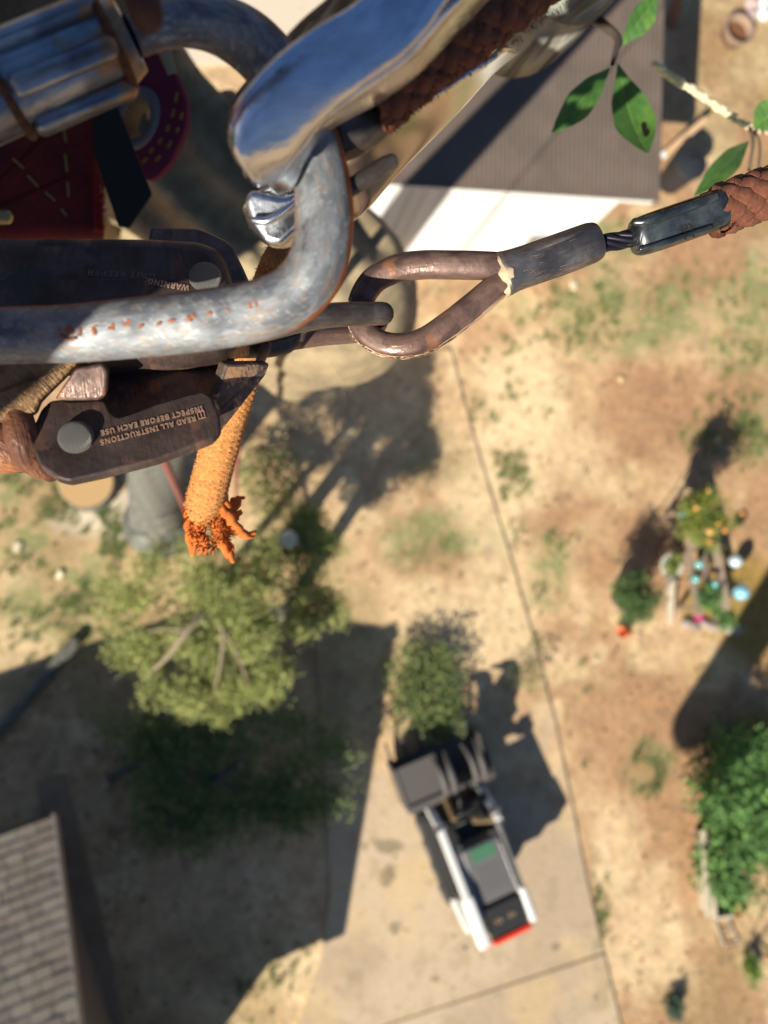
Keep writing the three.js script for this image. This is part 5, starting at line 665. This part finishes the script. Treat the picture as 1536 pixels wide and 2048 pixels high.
  obj('ring', loft(rounded(pxSecs([[20, 800, 0.192, 26], [36, 840, 0.190, 30], [44, 880, 0.190, 32], [58, 918, 0.192, 28], [100, 946, 0.196, 18]], 5, 2.4), 1, 1), 24), rustSteel, t);
  obj('shank', loft(rounded(pxSecs([[-160, 880, 0.198, 70], [-40, 884, 0.198, 66], [24, 892, 0.198, 56]], 4, 2.4), 1, 1), 28), rustSteel, t);
  const p7 = planeOf([[430, 790, 0.205], [530, 740, 0.212], [380, 905, 0.207]]);
  const lev = obj('thumb_lever', plate([[452, 728], [541, 727], [532, 752], [440, 868], [384, 912], [340, 908], [400, 850], [430, 800]], p7, 0.004, { bevel: 0.0008, r: 6 }), metal(metalTex(hex(0x5a4c44), hex(0x3a302c), hex(0xb98e68), 0.85, 61, 30), roughMap(0.5, 0.8, 14), 0.3), t);
}
// --- frayed orange rope tail ---
{
  const t = thing('rope_tail', 'fuzzy orange rope tail with a frayed end hanging below the snap', 'rope', P(430, 900, 0.27)), rows = [pr(600, 470, 0.245, 34), pr(560, 520, 0.245, 36), pr(530, 600, 0.25, 36), pr(500, 700, 0.255, 36), pr(472, 790, 0.262, 37), pr(452, 850, 0.268, 38), pr(432, 920, 0.275, 40), pr(415, 985, 0.282, 40), pr(408, 1018, 0.286, 40)];
  obj('cover', braid(rows.map(q => [q[0], q[1], q[2], q[3] * 0.97]), { N: 12, pitch: 4.6, sr: 0.24, amp: 0.03, step: 0.2, flat: 0.8 }), orangeRope, t); obj('core', tube(rows.map(q => [q[0], q[1], q[2], q[3] * 0.90]), { n: 16, k: 4, ends: [1, 1] }), orangeRope, t);
  stuff(obj('fuzz', fuzz(rows, 5000, 0.0012, 0.000016, 75, 0.9), orangeFuzz, t));
  const R = rng(90), hot = std(0xe07a30, 0.95, 0, { map: fibre });
  const lobes = [[[390, 1000], [382, 1045], [388, 1100], 11], [[402, 1008], [398, 1060], [402, 1098], 10], [[418, 1012], [428, 1052], [440, 1086], 9], [[430, 1015], [446, 1062], [458, 1116], 10], [[440, 1015], [470, 1052], [506, 1076], 10], [[440, 1005], [462, 1014], [480, 998], 9], [[436, 1002], [460, 1032], [476, 1030], 8]];
  for (const [a, b, c, r] of lobes) for (let k = 0; k < 6; k++) { const j = s => (R() - 0.5) * s, z = 0.283 + 0.006 * R(), w = r * (0.42 + 0.4 * R()); obj('strand', tube([pr(a[0] + j(22), a[1] - 12 + j(12), z, w * 1.1), pr(lerp(a[0], b[0], 0.5) + j(20), lerp(a[1], b[1], 0.5) + j(12), z, w * 1.2), pr(b[0] + j(22), b[1] + j(14), z + 0.003, w), pr(lerp(b[0], c[0], 0.55) + j(20), lerp(b[1], c[1], 0.55) + j(14), z + 0.005, w * 0.95), pr(c[0] + j(16), c[1] + j(22), z + 0.007, w * 0.5)], { n: 8, k: 6, ends: [0, 1], bump: i => 0.7 + 0.7 * noise2(i * 0.55, a[0] * 0.37 + k * 9) }), hot, t); }
  { const rowsF = [pr(395, 1000, 0.284, 22), pr(420, 1050, 0.288, 40), pr(440, 1085, 0.29, 34)]; stuff(obj('fray', fuzz(rowsF, 1600, 0.003, 0.00004, 76, 1.2), hot, t)); }
}
// --- climbing lines hanging to the ground ---
{
  const m = std(0x9a5a52, 0.9, 0, { map: fibre });
  const hang = (label, top, a, b, r) => { const t = thing('climbing_line', label, 'rope', b.clone(), 'climbing lines hanging down'); obj('line', tube([row(top, r), row(a, r), row(a.clone().lerp(b, 0.3), r), row(a.clone().lerp(b, 0.7), r), row(b.clone().setY(0.02), r)], { n: 10, k: 4 }), m, t); };
  hang('dusty red climbing line dropping beside the trunk', P(180, 560, 0.46), P(300, 850, 0.85), G(415, 1128), 0.0062);
  hang('dusty red climbing line dropping behind the orange rope tail', P(430, 660, 0.40), P(478, 770, 0.75), G(470, 1040), 0.0058);
}

// ================= the climber =================
{
  const lens = new THREE.Matrix4().makeBasis(toWorld(1, 0, 0), toWorld(0, 1, 0), toWorld(0, 0, 1)).setPosition(CAM);
  const Pl = (u, v, z) => V3((u - CU) / F * z, (v - CV) / F * z, z);
  const hipL = Pl(105, 150, 0.87), kneeL = Pl(678, 608, 0.93), ankL = Pl(578, 722, 1.33), toeL = Pl(500, 700, 1.47), heelL = Pl(585, 690, 1.43);
  const hipR = Pl(70, 290, 0.88), kneeR = Pl(150, 520, 1.32), ankR = Pl(225, 640, 1.75), toeR = Pl(300, 640, 1.9), heelR = Pl(215, 620, 1.86);
  const pel = V3(-0.37, -0.46, 0.84), chest = V3(-0.36, -0.36, 0.5), neck = V3(-0.39, -0.17, 0.22), head = V3(-0.36, -0.15, 0.06);
  const shR = V3(-0.465, 0.075, 0.31), elR = V3(-0.385, 0.195, 0.03), wrR = V3(-0.165, 0.048, 0.0), shL = V3(-0.26, -0.42, 0.3), elL = V3(0.03, -0.58, 0.45), wrL = V3(0.24, -0.56, 0.34);
  const smin = (a, b, k) => { const h = clamp(0.5 + 0.5 * (b - a) / k); return lerp(b, a, h) - k * h * (1 - h); };
  const q = V3(0, 0, 0), field = (bones, k) => (x, y, z) => { q.set(x, y, z); let d = 1e3; for (const b of bones) { const ab = b.ab, t = clamp(((x - b.a.x) * ab.x + (y - b.a.y) * ab.y + (z - b.a.z) * ab.z) / b.l2), dx = x - b.a.x - ab.x * t, dy = y - b.a.y - ab.y * t, dz = z - b.a.z - ab.z * t, e = Math.sqrt(dx * dx + dy * dy + dz * dz) - lerp(b.ra, b.rb, t); d = d > 100 ? e : smin(d, e, k); } return d; };
  const bone = (a, b, ra, rb) => { const ab = b.clone().sub(a); return { a, b, ra, rb, ab, l2: ab.lengthSq() }; };
  const mesh = (bones, k, cell, extra) => { const f = field(bones, k), lo = [1e3, 1e3, 1e3], hi = [-1e3, -1e3, -1e3]; for (const b of bones) for (const [p, r] of [[b.a, b.ra], [b.b, b.rb]]) ['x', 'y', 'z'].forEach((c, i) => { lo[i] = Math.min(lo[i], p[c] - r - 0.04); hi[i] = Math.max(hi[i], p[c] + r + 0.04); }); const g = surfaceNets(extra ? (x, y, z) => f(x, y, z) + extra(x, y, z) : f, lo, hi, cell); const p = g.attributes.position, uv = []; for (let i = 0; i < p.count; i++) uv.push(p.getX(i) + p.getZ(i) * 0.6, p.getY(i) + p.getZ(i) * 0.6); g.setAttribute('uv', new THREE.Float32BufferAttribute(uv, 2)); g.applyMatrix4(lens); g.computeVertexNormals(); return g; };
  const t = thing('person', 'climber in khaki work trousers hanging in a red saddle, one knee drawn up', 'person', L(pel.x, pel.y, pel.z));
  const cloth = tex(256, 256, (i, j, x, y) => { const w = 0.5 + 0.25 * (Math.sin((i + j) * 0.8) + Math.sin((i - j) * 0.35)), n = fbm(x * 8, y * 8, 4, 8), s = smooth(0.66, 0.74, fbm(x * 40, y * 40, 2, 40)); const q = 0.82 + 0.12 * w + 0.3 * (n - 0.5); return mixc([q, q * 0.98, q * 0.94], [1, 0.97, 0.9], s * 0.5); }, true, [9, 9]);
  const skin = std(0xa8795c, 0.6);
  obj('body', mesh([bone(pel, chest, 0.125, 0.125), bone(chest, neck, 0.12, 0.06), bone(shR, shL, 0.06, 0.06), bone(neck, head, 0.052, 0.085), bone(head, head.clone().add(V3(0.02, 0.01, -0.05)), 0.085, 0.09), bone(shR, elR, 0.048, 0.038), bone(elR, wrR, 0.038, 0.028), bone(shL, elL, 0.048, 0.038), bone(elL, wrL, 0.038, 0.028), bone(pel, hipL, 0.12, 0.09), bone(pel, hipR, 0.12, 0.09), bone(hipL, kneeL, 0.085, 0.058), bone(kneeL, ankL, 0.055, 0.04), bone(hipR, kneeR, 0.085, 0.058), bone(kneeR, ankR, 0.055, 0.04)], 0.03, 0.014), skin, t);
  // trousers: folds pulled from the groin towards the knee
  const ax = kneeL.clone().sub(hipL).normalize(), fold = (x, y, z) => { const dx = x - hipL.x, dy = y - hipL.y, dz = z - hipL.z, a = dx * ax.x + dy * ax.y + dz * ax.z, px = dx - ax.x * a, py = dy - ax.y * a, pz = dz - ax.z * a; const s = px * 0.62 - py * 0.78; return -0.02 * Math.pow(Math.abs(Math.sin(s * 62 + a * 9 + 3 * noise3(x * 9, y * 9, z * 9))), 1.6) * smooth(0.02, 0.12, a) * smooth(0.50, 0.30, a) - 0.012 * (noise3(x * 22, y * 22, z * 22) - 0.5) - 0.008 * (noise3(x * 55, y * 55, z * 55) - 0.5); };
  obj('trousers', mesh([bone(pel, pel.clone().lerp(chest, 0.25), 0.145, 0.14), bone(pel, hipL, 0.135, 0.115), bone(hipL, kneeL, 0.103, 0.088), bone(kneeL, ankL, 0.086, 0.060), bone(pel, hipR, 0.135, 0.11), bone(hipR, kneeR, 0.10, 0.08), bone(kneeR, ankR, 0.078, 0.06)], 0.035, 0.0085, fold), std(0xa39478, 0.92, 0, { map: cloth }), t);
  obj('shirt', mesh([bone(pel.clone().lerp(chest, 0.2), chest, 0.14, 0.145), bone(chest, neck.clone().lerp(chest, 0.3), 0.14, 0.085), bone(shR, shL, 0.08, 0.08), bone(shR, elR, 0.085, 0.062), bone(elR, elR.clone().lerp(wrR, 0.93), 0.058, 0.046), bone(shL, elL, 0.064, 0.056), bone(elL, elL.clone().lerp(wrL, 0.72), 0.055, 0.045)], 0.03, 0.013, (x, y, z) => -0.008 * noise3(x * 14, y * 14, z * 14)), std(0x3d4a4a, 0.9, 0, { map: cloth }), t);
  const leather = std(0x6d4a2c, 0.7);
  obj('boot', mesh([bone(ankL, heelL, 0.06, 0.05), bone(heelL, toeL, 0.05, 0.045)], 0.03, 0.012), leather, t); obj('boot', mesh([bone(ankR, heelR, 0.06, 0.05), bone(heelR, toeR, 0.05, 0.045)], 0.03, 0.012), leather, t);
  // face and hard hat (turned to the phone)
  const hc = head.clone().add(V3(0.01, 0.0, -0.06)), face = V3(0.32, 0.9, 0.28).normalize();
  obj('helmet', mesh([bone(hc, hc.clone().add(V3(0, 0, -0.02)), 0.118, 0.115)], 0.01, 0.01, (x, y, z) => Math.max(0, (z - hc.z) * 1.2 - 0.0)), std(0xd9601c, 0.4), t);
  const fc = head.clone().add(V3(0, 0, -0.01)), sd = new THREE.Vector3().crossVectors(face, V3(0, 0, 1)).normalize(); const at = (f, s, z) => fc.clone().addScaledVector(face, f).addScaledVector(sd, s).add(V3(0, 0, z));
  obj('nose', mesh([bone(at(0.084, 0, -0.02), at(0.104, 0, 0.02), 0.008, 0.014)], 0.005, 0.004), skin, t);
  for (const s of [-1, 1]) { obj('eye', mesh([bone(at(0.076, s * 0.032, -0.02), at(0.077, s * 0.032, -0.019), 0.012, 0.012)], 0.005, 0.004), std(0xe8e4dc, 0.3), t); obj('ear', mesh([bone(at(0.0, s * 0.088, -0.02), at(-0.005, s * 0.09, 0.02), 0.012, 0.01)], 0.005, 0.004), skin, t); }
  obj('mouth', mesh([bone(at(0.083, -0.02, 0.048), at(0.083, 0.02, 0.048), 0.006, 0.006)], 0.005, 0.004), std(0x8a4a42, 0.6), t);
  // hands: palm and five fingers each
  const hand = (wr, dirv, across, curl) => { const d = dirv.clone().normalize(), a = across.clone().normalize(), n = new THREE.Vector3().crossVectors(d, a).normalize(), bs = [bone(wr, wr.clone().addScaledVector(d, 0.05), 0.026, 0.028), bone(wr.clone().addScaledVector(d, 0.045).addScaledVector(a, -0.022), wr.clone().addScaledVector(d, 0.05).addScaledVector(a, 0.026), 0.016, 0.016)]; const fs = [[-0.033, 0.068], [-0.011, 0.078], [0.012, 0.074], [0.034, 0.058]]; const f = []; for (const [o, len] of fs) { const k0 = wr.clone().addScaledVector(d, 0.075).addScaledVector(a, o), k1 = k0.clone().addScaledVector(d, len * 0.45).addScaledVector(n, curl * len * 0.25), k2 = k1.clone().addScaledVector(d, len * 0.28).addScaledVector(n, curl * len * 0.35), k3 = k2.clone().addScaledVector(d, len * 0.05).addScaledVector(n, curl * len * 0.3); f.push(bone(wr.clone().addScaledVector(d, 0.03).addScaledVector(a, o * 0.6), k0, 0.013, 0.0095), bone(k0, k1, 0.0093, 0.0085), bone(k1, k2, 0.0085, 0.008), bone(k2, k3, 0.008, 0.007)); } const t0 = wr.clone().addScaledVector(d, 0.03).addScaledVector(a, -0.03), t1 = t0.clone().addScaledVector(a, -0.026).addScaledVector(d, 0.024).addScaledVector(n, curl * 0.012), t2 = t1.clone().addScaledVector(d, 0.03).addScaledVector(n, curl * 0.014); f.push(bone(t0, t1, 0.014, 0.0105), bone(t1, t2, 0.0105, 0.009)); return mesh([...bs, ...f], 0.005, 0.0035); };
  obj('hand', hand(wrR, V3(0.83, -0.5, -0.12), V3(-0.5, -0.83, 0.1), 1), skin, t);
  obj('hand', hand(wrL, V3(0.5, 0.35, -0.6), V3(0.6, -0.7, 0.2), 1), skin, t);
  // phone in the hand
  const ph = thing('phone', 'dark phone held out in the climber\'s hand', 'phone', L(-0.06, -0.03, -0.012)), bx = (w, h, d, x, y, z, r) => { const g = new RoundedBoxGeometry(w, h, d, 3, r); g.translate(x, y, z); g.applyMatrix4(lens); return g; };
  obj('case', bx(0.158, 0.078, 0.009, -0.062, -0.028, -0.0105, 0.004), std(0x151517, 0.5), ph); obj('screen', bx(0.146, 0.068, 0.0006, -0.062, -0.028, -0.0153, 0.0002), std(0x0b0c10, 0.1), ph); obj('lens_block', bx(0.026, 0.026, 0.002, 0.0, 0.0, -0.0050, 0.0009), std(0x101012, 0.3), ph);

  // ---- saddle ----
  const s = thing('climbing_saddle', 'worn red climbing saddle with a riveted webbing tab and dark strap', 'harness', P(150, 300, 0.42)), red = std(0x6a1a16, 0.95, 0, { map: cloth }), fluff = std(0xa83a34, 0.98), mag = std(0x7c1f45, 0.9, 0, { map: tex(128, 128, (i, j, x, y) => { const w = 0.72 + 0.2 * Math.sin(i * 0.8) * Math.cos(j * 0.4) + 0.16 * Math.sin((i + j * 2) * 0.4); return [w, w, w]; }, true, [60, 60]) }), yarn = std(0x7d6236, 0.95);
  const pa = planeOf([[0, 300, 0.40], [200, 300, 0.42], [0, 460, 0.40]]);
  obj('pad', plate([[-150, 160], [190, 175, 12], [205, 260, 20], [196, 330, 20], [212, 470], [-150, 480]], pa, 0.02, { bevel: 0.006, r: 10, seg: 5 }), red, s);
  { const R = rng(40), p = []; for (let i = 0; i < 1500; i++) { const q = R(), o = pa.hit(lerp(186, 206, R()) + (q > 0.3 && q < 0.55 ? 6 : 0), lerp(215, 465, q)), d = unit(R).addScaledVector(toWorld(1, 0, -0.6), 1.2).normalize(); p.push(bar(o, o.clone().addScaledVector(d, 0.003 * (0.4 + R())), 0.00025, 0.00008, 3)); } stuff(obj('frayed_edge', p, fluff, s)); }
  const dash = (list, pl, w, name, m, par, lift = 0.0006) => { for (const [a, b] of list) obj(name, beam(pl.hit(...a).addScaledVector(pl.n, lift), pl.hit(...b).addScaledVector(pl.n, lift), w, 0.0008, pl.n, 0.0002), m, par); };
  dash([[[118, 205], [122, 240]], [[126, 255], [132, 285]], [[130, 310], [134, 345]], [[135, 365], [137, 395]], [[25, 318], [48, 338]], [[55, 352], [76, 374]], [[90, 385], [110, 402]], [[122, 418], [132, 432]]], pa, 0.0015, 'stitch', yarn, s);
  const pb = planeOf([[200, 200, 0.385], [300, 400, 0.40], [180, 400, 0.395]]);
  obj('strap', plate([[180, 150], [214, 160], [304, 388], [258, 456], [236, 452], [186, 300]], pb, 0.004, { bevel: 0.0006, r: 6 }), std(0x12150e, 0.95), s);
  const pc = planeOf([[230, 120, 0.43], [370, 220, 0.425], [300, 360, 0.44]]), hole = []; for (let i = 0; i < 32; i++) { const a = i / 32 * 6.283; hole.push([273 + 33 * Math.cos(a), 237 + 42 * Math.sin(a)]); }
  const tab = obj('webbing_tab', plate([[290, 40], [318, 90], [352, 150], [374, 205], [370, 262], [338, 330], [300, 366], [240, 330], [200, 160], [230, 100]], pc, 0.006, { bevel: 0.0012, r: 18, holes: [hole] }), mag, s);
  { const g = new THREE.TorusGeometry(1, 0.26, 14, 40), o = pc.hit(272, 238), z = 0.43; g.scale(40 * z / F, 52 * z / F, 10 * z / F * 1.6); g.rotateZ(-0.12); g.applyMatrix4(new THREE.Matrix4().makeBasis(pc.ex.clone(), pc.ey.clone(), pc.n.clone()).setPosition(o)); const q2 = new THREE.Matrix4(); obj('grommet', g, metal(metalTex(hex(0x8a8d8c), hex(0x5a6264), hex(0x7a6a4a), 0.4, 81, 30), roughMap(0.3, 0.5, 15), 0.85), tab); const b = new THREE.CylinderGeometry(1, 0.9, 1, 36, 1, true); b.scale(34 * z / F, 0.016, 42 * z / F); b.rotateX(Math.PI / 2); b.translate(0, 0, -0.008); b.applyMatrix4(new THREE.Matrix4().makeBasis(pc.ex, pc.ey, pc.n).setPosition(o)); obj('barrel', b, darkSteel, tab); }
  dash([[[356, 185], [352, 205]], [[350, 218], [345, 236]], [[340, 250], [334, 264]], [[326, 276], [318, 288]], [[308, 296], [300, 306]], [[296, 316], [286, 326]], [[366, 225], [362, 240]], [[358, 255], [354, 266]], [[344, 282], [336, 296]], [[322, 312], [312, 322]], [[250, 130], [262, 116]], [[236, 150], [244, 138]]], pc, 0.0018, 'stitch', yarn, tab);
  const pd = planeOf([[0, 420, 0.36], [30, 420, 0.36], [0, 450, 0.36]]); obj('buckle', plate([[-60, 415], [18, 418], [22, 432], [16, 444], [-60, 446]], pd, 0.004, { bevel: 0.0015, r: 6 }), std(0x9a8a60, 0.35, 0.8), s);
  obj('cord', tube([pr(312, 62, 0.40, 12), pr(328, 100, 0.405, 14), pr(345, 150, 0.41, 9)], { n: 10, k: 4 }), std(0x6d6a55, 0.6), s);
}
renderer.render(scene, camera);
